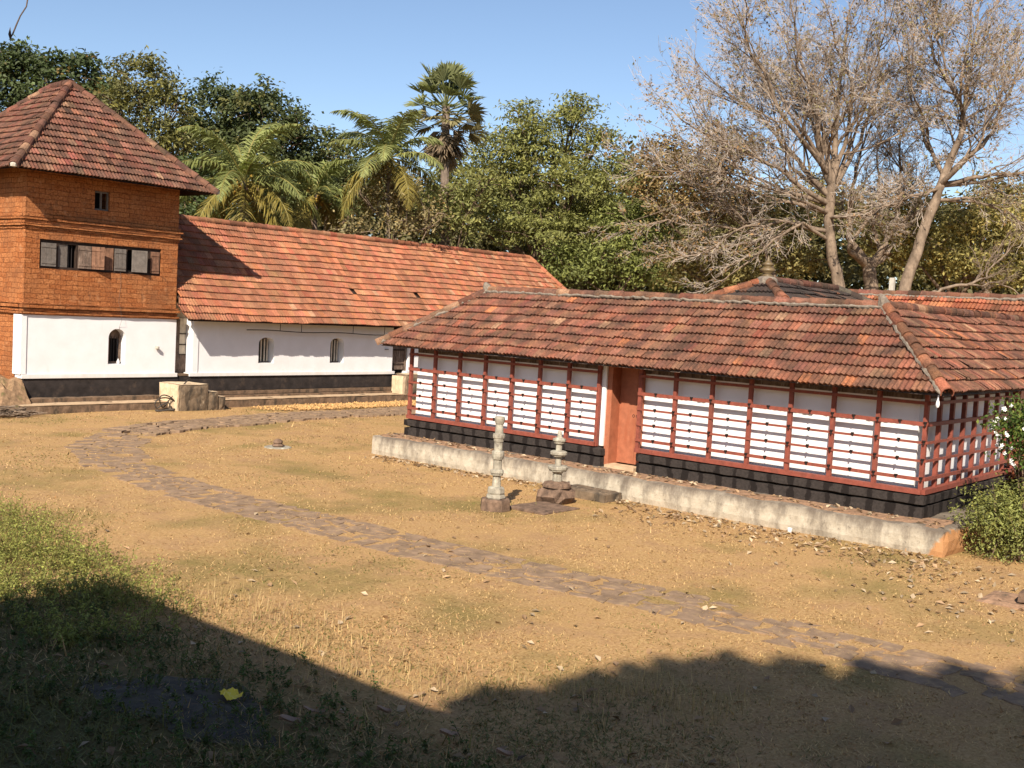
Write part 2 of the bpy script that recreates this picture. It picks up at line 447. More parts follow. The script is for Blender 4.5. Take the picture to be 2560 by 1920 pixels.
def roof_face(mb, O, e, s, lo, hi, S, base, seed, expo=.34, tw=.24, spread=.15, pale=.012, fresh=.03, skip=()):
    """clay tiles: O eave origin, e along the eave, s up the slope (unit vectors); lo(d), hi(d) limits along e at slope distance d."""
    rng = np.random.default_rng(seed)
    O, e, s = (np.asarray(q, float) for q in (O, e, s)); nrm = np.cross(e, s); nrm /= np.linalg.norm(nrm)
    if nrm[2] < 0: nrm = -nrm
    nrow = max(1, int(round(S/expo))); ex = S/nrow
    T = np.linspace(0, 1, 9); Hh = .038*(np.cos(4*np.pi*T)*.5+.5)
    for k in range(nrow):
        d0 = k*ex-(.03 if k else 0.0); d1 = min((k+1)*ex+.02, S)
        a = min(lo(d0), lo(d1)); b = max(hi(d0), hi(d1))
        js = np.arange(math.floor(a/tw), math.ceil(b/tw))
        off = (k % 2)*.0
        col = tile_cols(rng, len(js), base, spread, pale, fresh)
        for m, j in enumerate(js):
            if (k, j) in skip: continue
            t0 = j*tw+off
            dj = rng.normal(0, .008); hj = rng.normal(0, .004); tw_ = rng.normal(0, .006)
            e0 = np.clip(t0+T*tw, lo(d0), hi(d0)); e1 = np.clip(t0+T*tw, lo(d1), hi(d1))
            if e0[-1]-e0[0] < .01 and e1[-1]-e1[0] < .01: continue
            low = O+np.outer(e0, e)+s*(d0+dj)+np.outer((.076 if k else .05)+hj+Hh+tw_*(T-.5)*2, nrm)
            upp = O+np.outer(e1, e)+s*d1+np.outer(.020+Hh*.8, nrm)
            lip = low-nrm*(.066 if k else .045)+s*.014
            V = np.concatenate([low, upp, lip]); V = V+np.outer(.028*vnoise(V*.55+seed)[:, 0]+.012*vnoise(V*1.9+seed)[:, 1], nrm)
            n = len(T); ii = np.arange(n-1)
            f1 = np.stack([ii, ii+1, ii+n+1, ii+n], -1); f2 = np.stack([ii+2*n, ii+2*n+1, ii+1, ii], -1)
            mb.raw(V, [f1, f2], col[m])


def ridge_caps(mb, A, B, r=.12, seg=.40, seed=0, base=(.24, .095, .05), lift=.05):
    rng = np.random.default_rng(seed)
    A, B = np.asarray(A, float), np.asarray(B, float); L = np.linalg.norm(B-A); d = (B-A)/L
    side = np.cross(d, (0, 0, 1)); side /= np.linalg.norm(side); up = np.cross(side, d)
    n = max(1, int(round(L/seg))); sg = L/n
    an = np.linspace(-.15*np.pi, 1.15*np.pi, 10)
    for i in range(n):
        p0 = A+d*(i*sg-.03); p1 = A+d*((i+1)*sg+.02)
        j = rng.normal(0, .008, 3); j2 = rng.normal(0, .008, 3)
        c = tile_cols(rng, 1, base, .22, .06)[0]
        ring = lambda p, rr: p+up*lift+rr*(np.outer(np.cos(an), side)+np.outer(np.sin(an)*1.0, up))
        V = np.concatenate([ring(p0+j, r*1.12), ring(p1+j2, r*.93), ring(p0+j, r*.95)])
        m = len(an); ii = np.arange(m-1)
        mb.raw(V, [np.stack([ii, ii+1, ii+m+1, ii+m], -1), np.stack([ii+2*m, ii+2*m+1, ii+1, ii], -1)], c)


def mortar_line(mb, A, B, r=.05, seed=0, off=(0, 0, 0)):
    rng = np.random.default_rng(seed)
    A, B = np.asarray(A, float)+off, np.asarray(B, float)+off
    n = max(3, int(np.linalg.norm(B-A)/.09))
    P = A+np.outer(np.linspace(0, 1, n), B-A)+rng.normal(0, .012, (n, 3))
    mb.tube(P, r*rng.uniform(.75, 1.25, n), 6)


def wall(mb, axis, pos, th, a0, a1, z0, z1, holes=(), arches=(), col=None):
    """wall with openings. axis 'v': plane y=pos facing -y, a along x; axis 'u': plane x=pos facing -x, a along y. thickness goes to +."""
    hs = list(holes)+[(h[0], h[1], h[2], h[3]) for h in arches]
    A = sorted({a0, a1, *[h[0] for h in hs], *[h[1] for h in hs]}); Z = sorted({z0, z1, *[h[2] for h in hs], *[h[3] for h in hs]})
    def P(a, d, z): return (a, pos+d, z) if axis == 'v' else (pos+d, a, z)
    def inh(a, z): return any(h[0]-1e-6 < a < h[1]+1e-6 and h[2]-1e-6 < z < h[3]+1e-6 for h in hs)
    Q = []
    for i in range(len(A)-1):
        for j in range(len(Z)-1):
            aa, ab, za, zb = A[i], A[i+1], Z[j], Z[j+1]
            if inh((aa+ab)/2, (za+zb)/2): continue
            Q.append([P(aa, 0, za), P(ab, 0, za), P(ab, 0, zb), P(aa, 0, zb)])
            Q.append([P(aa, th, za), P(aa, th, zb), P(ab, th, zb), P(ab, th, za)])
    for h in list(holes)+[(a0, a1, z0, z1)]:
        x0, x1, y0, y1 = h
        Q += [[P(x0, 0, y0), P(x0, th, y0), P(x0, th, y1), P(x0, 0, y1)], [P(x1, 0, y0), P(x1, 0, y1), P(x1, th, y1), P(x1, th, y0)],
              [P(x0, 0, y0), P(x1, 0, y0), P(x1, th, y0), P(x0, th, y0)], [P(x0, 0, y1), P(x0, th, y1), P(x1, th, y1), P(x1, 0, y1)]]
    for h in arches:
        x0, x1, y0, y1, rise = h
        sp_ = y1-rise; cx = (x0+x1)/2; n = 14
        pts = [(cx-(x1-x0)/2*math.cos(t), sp_+rise*math.sin(t)) for t in np.linspace(0, math.pi, n+1)]
        Q += [[P(x0, 0, y0), P(x0, th, y0), P(x0, th, sp_), P(x0, 0, sp_)], [P(x1, 0, y0), P(x1, 0, sp_), P(x1, th, sp_), P(x1, th, y0)],
              [P(x0, 0, y0), P(x1, 0, y0), P(x1, th, y0), P(x0, th, y0)]]
        for (a, za), (b, zb) in zip(pts[:-1], pts[1:]):
            for d in (0, th): Q.append([P(a, d, za), P(b, d, zb), P(b, d, y1), P(a, d, y1)])
            Q.append([P(a, 0, za), P(a, th, za), P(b, th, zb), P(b, 0, zb)])
    V = np.array(Q, float).reshape(-1, 3); mb.raw(V, np.arange(len(V)).reshape(-1, 4), col)


BASE_HALL = (.375, .138, .066); BASE_TOWER = (.235, .098, .060); BASE_SHRINE = (.275, .108, .062)

# ------------------------------------------------------------------ tower house (left)
TU0, TU1, V1, TV2 = 16.0, 21.33, 33.3, 39.5
tower = thing('tower_house', 'tall laterite tower with steep tiled hip roof, white lower wall and long shuttered window', 'building', (TU0, V1, 0))
mb = MB()
wall(mb, 'v', V1, .5, TU0, TU1, 3.0, 7.55, [(16.47, 20.7, 4.46, 5.36), (18.24, 18.77, 6.44, 7.06)])
wall(mb, 'u', TU0+.003, .5, V1+.5, TV2, .3, 7.55)
wall(mb, 'u', TU1-.5, .497, V1+.5, TV2, .3, 7.55)
wall(mb, 'v', TV2-.5, .497, TU0+.51, TU1-.51, .3, 7.55)
mb.build('laterite_wall', M_lat, tower)
mb = MB()
wall(mb, 'v', V1-.002, .5, TU0-.06, TU1+.04, 1.14, 3.0, [], [(18.86, 19.47, 1.46, 2.63, .30)])
mb.box(TU0-.06, TU0+.11, V1-.03, V1-.004, 1.16, 3.0)
mb.box(TU0-.02, TU1+.10, V1-.07, V1+.4, 1.02, 1.15)
mb.box(TU0-.063, TU0-.06, V1, V1+.22, 1.14, 3.0)
mb.build('white_wall', M_white, tower)
mb = MB(); mb.rbox(TU0+.02, TU1+.2, V1-.03, V1+.46, .40, 1.02, .25, .006, 3, .01); mb.build('base_band', M_black, tower)
mb = MB(); mb.rbox(TU0+.0, TU1-.2, V1-.30, V1+.2, .12, .42, .2, .012, 4, .02); mb.build('base_step', M_plin2, tower)
for nm, bands in (('string_course', ((3.02, 3.10, .10), (3.10, 3.21, .05), (3.21, 3.32, .12), (3.32, 3.40, .07))),
                  ('cornice', ((5.64, 5.73, .05), (5.73, 5.80, .11), (5.80, 5.93, .07), (5.93, 6.02, .13), (6.02, 6.12, .06)))):
    mb = MB()
    for z0, z1, p in bands:
        mb.rbox(TU0-p, TU1+p, V1-p, V1+.1, z0, z1, .2, .008, int(z0*10), .012)
        mb.rbox(TU0-p, TU0+.1, V1+.1, TV2+p, z0, z1, .3, .008, int(z0*11), .012)
        mb.rbox(TU1-.1, TU1+p, V1+.1, TV2+p, z0, z1, .3, .008, int(z0*12), .012)
    mb.build(nm, M_lat, tower)
# shuttered window
mb = MB()
mb.box(16.47, 20.7, V1+.06, V1+.2, 5.26, 5.36); mb.box(16.47, 20.7, V1+.06, V1+.2, 4.46, 4.53)
for x in (16.47, 17.02, 17.70, 18.56, 19.40, 20.26, 20.62): mb.box(x, x+.08, V1+.062, V1+.198, 4.53, 5.26)
wf = mb.build('window', M_dark, tower)
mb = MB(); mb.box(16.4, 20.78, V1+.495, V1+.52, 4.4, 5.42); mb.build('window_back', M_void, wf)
def shutter(x0, x1, m, yaw, hinge_left=True, frame=False, y=V1+.03):
    mb = MB(); a = R_(yaw); hx = x0 if hinge_left else x1; L_ = x1-x0; sgn = 1 if hinge_left else -1
    e = np.array([sgn*math.cos(a), -math.sin(a), 0]); nn = np.array([e[1], -e[0], 0])
    mid = np.array([hx, y, 4.895])+e*L_/2
    if frame:
        for k in (-1, 1):
            mb.obox(mid+e*k*(L_/2-.03), e*.03, nn*.016, (0, 0, .36)); mb.obox(mid+np.array([0, 0, k*.33]), e*(L_/2-.062), nn*.016, (0, 0, .03))
        mb.obox(mid, e*(L_/2-.062), nn*.008, (0, 0, .298))
    else:
        n = 3
        for k in range(n): mb.obox(mid+e*((k+.5)/n-.5)*L_, e*(L_/n/2-.004), nn*.014, (0, 0, .362))
        for z in (-.25, .25): mb.obox(mid+nn*.022+np.array([0, 0, z]), e*(L_/2-.01), nn*.009, (0, 0, .03))
    mb.build('shutter', m, wf)
shutter(16.53, 17.00, M_wood_g, 4)
shutter(17.05, 17.42, M_wood_g, -2, True, True, V1+.10)
shutter(17.74, 18.17, M_wood, 6, True); shutter(18.18, 18.58, M_wood_r, 28, True, y=V1-.0)
shutter(18.60, 18.97, M_wood_r, -8, False, y=V1+.05); shutter(19.0, 19.40, M_wood_g, 4)
shutter(19.62, 20.12, M_wood_g, 18, True, True, V1+.02)
shutter(20.32, 20.64, M_wood_r, 3)
for x in (17.48, 17.58, 20.17, 20.24): mb = MB(); mb.tube([(x, V1+.14, 4.5), (x, V1+.14, 5.3)], .012, 5); mb.build('bar', M_iron, wf)
mb = MB(); mb.box(18.24, 18.77, V1+.1, V1+.16, 7.0, 7.06); mb.box(18.24, 18.77, V1+.1, V1+.16, 6.44, 6.5)
for x in (18.24, 18.48, 18.71): mb.box(x, x+.06, V1+.102, V1+.158, 6.5, 7.0)
uw = mb.build('vent_window', M_wood_g, tower)
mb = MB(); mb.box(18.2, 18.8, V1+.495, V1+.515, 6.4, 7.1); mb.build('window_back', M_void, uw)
# arched window with bars and shutters
mb = MB()
mb.box(18.88, 18.94, V1+.26, V1+.32, 1.47, 2.4); mb.box(19.39, 19.45, V1+.26, V1+.32, 1.47, 2.4); mb.box(18.94, 19.39, V1+.262, V1+.318, 1.47, 1.53)
mb.box(18.87, 19.46, V1+.33, V1+.35, 2.30, 2.62)
aw = mb.build('arched_window', M_wood, tower)
for x in (19.03, 19.12, 19.22, 19.32): mb = MB(); mb.tube([(x, V1+.29, 1.53), (x, V1+.29, 2.36)], .011, 5); mb.build('bar', M_iron, aw)
mb = MB(); mb.obox((19.0, V1+.36, 1.92), (.11, .03, 0), (-.003, .012, 0), (0, 0, .38)); mb.build('shutter', M_wood_r, aw)
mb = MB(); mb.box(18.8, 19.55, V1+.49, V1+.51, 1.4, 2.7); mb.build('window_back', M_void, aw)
mb = MB(); mb.lathe([(.035, 0), (.05, .03), (.045, .09), (.02, .13), (.012, .17)], (19.33, V1+.18, 1.462), 10); mb.build('white_bottle', M_white, aw)
mb = MB(); mb.lathe([(.02, 0), (.07, .05), (.07, .11), (.03, .13)], (20.6, V1-.10, 1.95), 10); mb.tube([(20.62, V1, 2.02), (20.6, V1-.1, 2.04)], .012, 5)
mb.build('wall_lamp', M_pale, tower)
mb = MB(); P = [(19.2+.03*math.sin(k*.9), V1-.015-(.13 if abs(5.0-k*.25-3.2) < .3 else 0), 4.5-k*.2) for k in range(11)]; mb.tube(P, .004, 5); mb.build('cable', M_wood_g, tower)
# roof
TE = (15.15, 22.1, 32.32, 40.45, 7.36, 10.69); hw = (TE[1]-TE[0])/2; rise = TE[5]-TE[4]; SL = math.hypot(hw, rise); k_ = hw/SL
mb = MB(); e_len = TE[1]-TE[0]; v_len = TE[3]-TE[2]
roof_face(mb, (TE[0], TE[2], TE[4]), (1, 0, 0), (0, hw/SL, rise/SL), lambda d: d*k_, lambda d: e_len-d*k_, SL, BASE_TOWER, 1, spread=.22, fresh=.012)
roof_face(mb, (TE[0], TE[3], TE[4]), (0, -1, 0), (hw/SL, 0, rise/SL), lambda d: d*k_, lambda d: v_len-d*k_, SL, BASE_TOWER, 2, fresh=.02)
roof_face(mb, (TE[1], TE[2], TE[4]), (0, 1, 0), (-hw/SL, 0, rise/SL), lambda d: d*k_, lambda d: v_len-d*k_, SL, BASE_TOWER, 3)
roof_face(mb, (TE[1], TE[3], TE[4]), (-1, 0, 0), (0, -hw/SL, rise/SL), lambda d: d*k_, lambda d: e_len-d*k_, SL, BASE_TOWER, 4)
troof = mb.build('roof', M_tile_old, tower)
um = (TE[0]+TE[1])/2; r0 = (um, TE[2]+hw, TE[5]); r1 = (um, TE[3]-hw, TE[5])
mb = MB(); cs = [(TE[0], TE[2], TE[4]), (TE[1], TE[2], TE[4]), (TE[0], TE[3], TE[4]), (TE[1], TE[3], TE[4])]
ridge_caps(mb, cs[0], r0, .13, .42, 1, BASE_TOWER); ridge_caps(mb, cs[1], r0, .13, .42, 2, BASE_TOWER)
ridge_caps(mb, cs[2], r1, .13, .42, 3, BASE_TOWER); ridge_caps(mb, cs[3], r1, .13, .42, 4, BASE_TOWER); ridge_caps(mb, r0, r1, .14, .42, 5, BASE_TOWER)
mb.build('ridge_cap', M_tile_old, troof)
for c in cs[:2]:
    mb = MB(); d = np.array(r0)-c; d /= np.linalg.norm(d); mb.lathe([(.02, -.05), (.10, -.03), (.11, .05), (.07, .1)], np.array(c)-d*.03+np.array([0, 0, .05]), 8); mb.build('hip_end', M_pale, troof)
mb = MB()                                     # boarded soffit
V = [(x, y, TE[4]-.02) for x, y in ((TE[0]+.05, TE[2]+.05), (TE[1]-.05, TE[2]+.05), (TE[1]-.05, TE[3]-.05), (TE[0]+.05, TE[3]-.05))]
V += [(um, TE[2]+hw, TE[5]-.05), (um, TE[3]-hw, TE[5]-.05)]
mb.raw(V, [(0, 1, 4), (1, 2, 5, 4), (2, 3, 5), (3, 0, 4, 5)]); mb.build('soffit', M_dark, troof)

# ------------------------------------------------------------------ long hall
HU0, HU1 = 22.04, 44.0
hall = thing('long_hall', 'long whitewashed hall under a bright orange tiled roof, two barred windows, beside the tower', 'building', (HU0, V1, 0))
mb = MB()
wall(mb, 'v', V1, .45, HU0, 31.68, 1.14, 3.75, [], [(24.87, 25.58, 1.49, 2.45, .22), (28.30, 29.0, 1.49, 2.48, .22)])
wall(mb, 'v', V1, .45, 32.6, HU1, 1.14, 3.75)
mb.box(HU0, HU0+.22, V1-.03, V1-.002, 1.15, 3.0)
mb.box(HU0-.12, 31.78, V1-.07, V1+.3, 1.03, 1.15); mb.box(32.5, HU1, V1-.07, V1+.3, 1.03, 1.15)
wall(mb, 'v', 38.6, .4, HU0, HU1, .4, 3.7); wall(mb, 'u', HU1-.4, .4, V1+.46, 38.5, .4, 3.7)
mb.build('wall', M_white, hall)
mb = MB(); mb.rbox(TU1+.22, HU1, V1-.02, V1+.4, .50, 1.03, .3, .006, 5, .008); mb.build('base_band', M_black, hall)
mb = MB(); mb.rbox(TU1+.22, HU1, V1-.16, V1+.2, .36, .5, .3, .008, 6, .012); mb.rbox(TU1+.22, HU1, V1-.34, V1+.2, .16, .36, .3, .008, 7, .012)
mb.build('base_step', M_plin2, hall)
for x0, x1 in ((24.87, 25.58), (28.30, 29.0)):
    mb = MB(); mb.box(x0+.01, x1-.01, V1+.30, V1+.36, 2.38, 2.44); mb.box(x0+.01, x1-.01, V1+.30, V1+.36, 1.495, 1.54)
    mb.box(x0+.01, x0+.07, V1+.302, V1+.358, 1.54, 2.38)
    wn = mb.build('window', M_wood, hall)
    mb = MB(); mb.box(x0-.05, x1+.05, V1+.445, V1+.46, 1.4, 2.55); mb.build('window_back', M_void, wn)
    for kx in (.19, .34, .49, .62):
        mb = MB(); mb.box(x0+kx-.026, x0+kx+.026, V1+.305, V1+.35, 1.54, 2.38); mb.build('bar', M_cream, wn)
# door set back between tower and hall
mb = MB()
for x0, x1 in ((21.36, 21.60), (21.76, 22.03)):
    mb.box(x0, x1, V1+.40, V1+.44, 1.17, 1.75)
mb.box(21.60, 21.76, V1+.38, V1+.46, 1.17, 3.0); mb.box(21.34, 22.05, V1+.40, V1+.46, 1.10, 1.17)
ld = mb.build('door', M_wood, hall)
mb = MB(); mb.box(21.36, 21.60, V1+.42, V1+.45, 1.75, 3.05); mb.box(21.76, 22.03, V1+.42, V1+.45, 1.75, 3.05)
mb.build('panel', M_cream, ld)
for z in (1.75, 2.1, 2.48):
    for x0, x1 in ((21.36, 21.6), (21.762, 22.03)): mb = MB(); mb.box(x0, x1, V1+.395, V1+.418, z, z+.035); mb.build('rail', M_dark, ld)
mb = MB(); mb.rbox(21.36, 22.04, V1-.02, V1+.4, 1.03, 1.12, .2, .008, 8, .01); mb.build('threshold', M_plin2, hall)
mb = MB(); mb.box(21.34, 22.2, V1+.47, V1+.6, 1., 3.6); mb.build('door_recess_wall', M_cream, hall)
# right door
mb = MB()
for k in range(3): mb.box(31.80+k*.25, 32.04+k*.25, V1+.16, V1+.20, 1.2, 2.9)
mb.box(31.69, 31.79, V1+.10, V1+.21, 1.16, 2.95); mb.box(32.50, 32.59, V1+.10, V1+.21, 1.16, 2.95)
rd = mb.build('door', M_wood, hall)
for z in (1.4, 2.0): mb = MB(); mb.box(31.79, 32.5, V1+.14, V1+.158, z, z+.06); mb.build('rail', M_dark, rd)
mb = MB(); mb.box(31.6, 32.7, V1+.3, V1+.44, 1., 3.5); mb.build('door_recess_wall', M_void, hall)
# roof
E0, E1, EV, EZ, RV, RZ = 21.2, 46.3, 32.5, 3.02, 36.0, 6.66
rise = RZ-EZ; run = RV-EV; SL = math.hypot(rise, run); kk = run/SL
sdir = (0, run/SL, rise/SL); hipu = 2.75
def lo_h(d):
    if d < .28: return .08
    if d < .95: return -.02-.06*(d-.28)/.67
    return .15+(d-.95)*.0 if d < 1.3 else .15
mb = MB()
hole = {(5, 35), (5, 50)}
roof_face(mb, (E0, EV, EZ), (1, 0, 0), sdir, lo_h, lambda d: (E1-E0)-d*hipu/SL, SL, BASE_HALL, 11, spread=.14, pale=.025, fresh=.03, skip=hole)
roof_face(mb, (E1, 39.5, EZ), (-1, 0, 0), (0, -run/SL, rise/SL), lambda d: d*hipu/SL, lambda d: E1-E0, SL, BASE_HALL, 12)
S2 = math.hypot(hipu, rise)
roof_face(mb, (E1, EV, EZ), (0, 1, 0), (-hipu/S2, 0, rise/S2), lambda d: d*run/S2, lambda d: 7.0-d*run/S2, S2, BASE_HALL, 13)
hroof = mb.build('roof', M_tile, hall)
mb = MB(); ridge_caps(mb, (E0+.1, RV, RZ), (E1-hipu, RV, RZ), .12, .36, 14, BASE_HALL); ridge_caps(mb, (E1, EV, EZ), (E1-hipu, RV, RZ), .12, .36, 15, BASE_HALL)
ridge_caps(mb, (E1, 39.5, EZ), (E1-hipu, RV, RZ), .12, .36, 16, BASE_HALL); mb.build('ridge_cap', M_tile, hroof)
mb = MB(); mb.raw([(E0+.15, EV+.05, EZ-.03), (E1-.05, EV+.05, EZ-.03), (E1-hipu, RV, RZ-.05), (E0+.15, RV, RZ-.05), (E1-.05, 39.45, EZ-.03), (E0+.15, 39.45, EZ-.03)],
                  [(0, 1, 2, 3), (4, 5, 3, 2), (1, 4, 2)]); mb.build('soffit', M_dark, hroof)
for k in range(26):
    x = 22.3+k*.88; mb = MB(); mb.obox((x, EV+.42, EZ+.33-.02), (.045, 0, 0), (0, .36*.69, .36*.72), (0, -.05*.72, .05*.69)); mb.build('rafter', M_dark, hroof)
mb = MB(); P = [(24.1+i*.45, V1-.28, 2.72+.02*math.sin(i*.8)-.012*i*.3) for i in range(17)]; mb.tube(P, .018, 5)
for x in (25.6, 26.6, 29.2, 30.9): mb.tube([(x, V1-.28, 2.7), (x, V1-.30, 3.35)], .012, 5)
mb.build('hanging_rod', M_iron, hall)
mb = MB(); mb.lathe([(.09, 0), (.09, .02)], (31.3, V1-.03, 2.05), 10); mb.build('wall_disc', M_iron, hall)

# veranda in front of tower and hall
mb = MB(); mb.rbox(15.55, 45, 32.28, 33.1, -.1, .26, .22, .016, 9, .03)
ver = mb.build('veranda_plinth', M_plin2); tag(ver, 'low earth-coloured plinth running along the foot of the tower and hall', 'plinth')
mb = MB(); mb.rbox(15.6, 44.9, 32.31, 33.0, .255, .275, .3, .006, 10, .0); mb.build('screed_top', M_screed, ver)
# steps
def stairs(name, label, blocks, seed):
    t = thing(name, label, 'steps', (blocks[0][0], blocks[0][2], 0))
    for k, b in enumerate(blocks):
        mb = MB(); mb.rbox(*b, .14, .014, seed+k, .025); o = mb.build('step', M_stair, t)
        mb = MB(); mb.rbox(b[0]+.02, b[1]-.02, b[2]+.02, b[3]-.02, b[5]-.012, b[5]+.012, .16, .008, seed+9+k, .01); mb.build('tread', M_stair_l, o)
    return t
st1 = stairs('stone_steps', 'weathered block of side steps below the narrow door between tower and hall', [(20.62, 21.72, 31.72, 32.95, -.05, .88), (21.72, 22.12, 31.72, 32.6, -.05, .62), (22.12, 22.42, 31.74, 32.5, -.05, .44)], 21)
mb = MB(); mb.rbox(20.52, 20.62, 31.78, 32.9, -.02, .90, .14, .012, 44, .02); mb.build('side_wall', M_stair_l, st1)
st2 = stairs('stone_steps', 'pale stone steps at the right door of the hall, half hidden by the lattice', [(31.62, 32.7, 32.3, 33.05, .2, 1.08), (32.7, 33.1, 32.3, 32.9, .2, .75)], 31)
mb = MB(); mb.rbox(31.44, 31.62, 32.36, 33.05, .2, 1.02, .14, .012, 45, .02); mb.build('side_wall', M_stair_l, st2)

# ------------------------------------------------------------------ cloister (right building)
U0, VA, VB = 20.29, 7.08, 20.58          # lattice plane, right and left corners
shrine = thing('cloister', 'low white temple cloister behind a red wooden lattice, under a brown hipped tile roof', 'building', (U0, VA, 0))
WU = 20.46
mb = MB()
wall(mb, 'u', WU, .3, 14.33, 20.52, .90, 3.05); wall(mb, 'u', WU, .3, 7.27, 13.36, .90, 3.05)
wall(mb, 'v', 7.27, .3, WU+.301, 25.9, .90, 3.05)
mb.box(U0+.05, WU+.1, 14.335, 14.44, .97, 3.0)
wall(mb, 'v', 20.22, .3, WU+.301, 33, .90, 3.05)
mb.box(27.0, 27.2, 7.3, 9.5, 0, 3.0)
mb.build('wall', M_white, shrine)
for y0, y1 in ((14.25, 20.73), (6.94, 13.38)):
    mb = MB(); x1 = 23.3
    mb.rbox(20.17, x1, y0, y1, .72, .955, .16, .012, 51, .045)
    mb.rbox(20.215, x1-.05, y0+.04, y1-.04, .48, .735, .16, .012, 52, .02)
    mb.build('plinth', M_plinth, shrine)
mb = MB(); mb.rbox(23.3, 34, 6.94, 10, .72, .955, .2, .012, 53, .045); mb.rbox(23.3, 34, 6.98, 10, .1, .735, .2, .012, 54, .02); mb.build('plinth', M_plinth, shrine)
mb = MB(); mb.rbox(23.3, 34, 17.8, 20.7, .1, .955, .2, .012, 55, .045); mb.build('plinth', M_plinth, shrine)
mb = MB(); mb.rbox(19.47, 24, 6.30, 21.15, -.1, .495, .16, .018, 56, .035); plat = mb.build('platform', M_conc, shrine)
mb = MB(); mb.rbox(19.62, 20.6, 6.5, 20.95, .48, .512, .2, .012, 57, 0); mb.build('platform_top', M_conc_top, plat)
mb = MB(); mb.rbox(20.25, 20.7, 13.4, 14.24, .48, .60, .15, .008, 59, .02); mb.build('threshold', M_screed, shrine)
# lattice
PW = .040
lvL = [14.49+(VB-14.49)*i/7 for i in range(8)]; lvR = [VA+(13.36-VA)*i/7 for i in range(8)]
def post(u, v, w=PW, z1=3.02):
    mb = MB(); mb.box(u-.04, u+.04, v-w, v+w, .955, z1); return mb.build('post', M_red, shrine)
for v in lvL+lvR: post(U0, v)
SU = [20.29+i*.70 for i in range(1, 9)]
for u in SU:
    mb = MB(); mb.box(u-PW, u+PW, VA-.04, VA+.04, .955, 3.02); mb.build('post', M_red, shrine)
RAILS = [(2.65, .06, .03), (2.26, .075, .034), (1.915, .045, .026), (1.575, .045, .026), (1.235, .065, .030), (1.0, .09, .044)]
cup = MB(); cup.lathe([(.008, 0), (.03, .012), (.038, .035), (.034, .035), (.01, .02)], (0, 0, 0), 8); cup.box(-.012, .012, -.012, .012, -.045, .0)
cup_me = None
def add_cup(parent, loc):
    global cup_me
    if cup_me is None:
        o = cup.build('lamp_cup', M_iron, None); cup_me = o.data; COL.objects.unlink(o); bpy.data.objects.remove(o)
    c = bpy.data.objects.new('lamp_cup', cup_me); COL.objects.link(c); c.parent = parent; c.location = loc
for ri, (z, h, d) in enumerate(RAILS):
    for vs in (lvL, lvR):
        mb = MB(); off = .045 if ri < 5 else 0
        y0, y1 = vs[0]-(.03 if vs is lvR else .0), vs[-1]+.03
        a, b = min(y0, y1), max(y0, y1)
        mb.box(U0-.041-d, U0-.041 if ri < 5 else U0+.04, a, b, z-h/2, z+h/2)
        rl = mb.build('rail', M_red, shrine)
        if 1 <= ri <= 4:
            for k in range(7):
                add_cup(rl, (U0-.085, (vs[k]+vs[k+1])/2, z+.012))
                if (k+ri) % 8 < 7 and not (vs is lvL and k == 0): add_cup(rl, (U0-.085, vs[k]-.02, z+.012))
    mb = MB(); mb.box(U0-.03, 25.95, VA-.041-d*1.2, VA-.041 if ri < 5 else VA+.04, z-h/2, z+h/2); mb.build('rail', M_red, shrine)
    mb = MB(); mb.box(U0-.03, 24, VB+.041 if ri < 5 else VB-.04, VB+.041+d*1.2, z-h/2, z+h/2); mb.build('rail', M_red, shrine)
for u in SU[:5]:
    mb = MB(); mb.box(u-PW, u+PW, VB-.04, VB+.04, .955, 3.02); mb.build('post', M_red, shrine)
for y0, y1 in ((14.34, 20.5), (7.26, 13.36)):
    mb = MB(); mb.box(WU-.03, WU-.003, y0, y1, 2.70, 3.04); mb.build('wall_plate', M_wood, shrine)
mb = MB(); mb.box(WU, 25.9, 7.24, 7.266, 2.70, 3.04); mb.build('wall_plate', M_wood, shrine)
# door
mb = MB(); mb.box(U0+.10, WU+.38, 14.20, 14.335, .55, 2.95); mb.box(U0+.10, WU+.38, 13.36, 13.42, .55, 2.95); mb.box(U0+.11, WU+.38, 13.42, 14.20, 2.78, 2.95)
mb.build('door_frame', M_door, shrine)
for y0, y1 in ((13.42, 13.735), (13.742, 14.20)):
    mb = MB(); mb.box(20.73, 20.78, y0, y1, .60, 2.78); dl = mb.build('door_leaf', M_door, shrine)
    mb = MB(); mb.tube([(20.725, (13.70 if y0 < 13.6 else 13.80)+.03*math.cos(t), 1.70+.03*math.sin(t)) for t in np.linspace(0, 6.28, 10)], .006, 5); mb.build('ring_handle', M_iron, dl)
# side door post
mb = MB(); mb.box(26.0, 26.62, VA-.06, VA+.12, .5, 2.9); mb.build('door_frame', M_door, shrine)

# roofs of the cloister
e0u, ev0, ev1, ez, wz, rz = 19.69, 6.56, 21.25, 2.85, 2.0, 4.38
rise = rz-ez; SL = math.hypot(wz, rise); k_ = wz/SL
mb = MB(); n_ = ev1-ev0
def sag(v): return 0
roof_face(mb, (e0u, ev1, ez), (0, -1, 0), (wz/SL, 0, rise/SL), lambda d: d*k_, lambda d: n_-d*k_, SL, BASE_SHRINE, 21, .335, .22, .11, .012, .012)
ul = 17.0
roof_face(mb, (e0u, ev0, ez), (1, 0, 0), (0, wz/SL, rise/SL), lambda d: d*k_, lambda d: ul-d*k_*0, SL, BASE_SHRINE, 22, .335, .22, .15, .02, .04)
roof_face(mb, (e0u+ul, ev1, ez), (-1, 0, 0), (0, -wz/SL, rise/SL), lambda d: 0, lambda d: ul-d*k_, SL, BASE_SHRINE, 23, .335, .22)
roof_face(mb, (e0u+2*wz, ev0+2*wz, ez), (0, 1, 0), (-wz/SL, 0, rise/SL), lambda d: -d*k_, lambda d: n_-4*wz+d*k_, SL, BASE_SHRINE, 24, .335, .22)
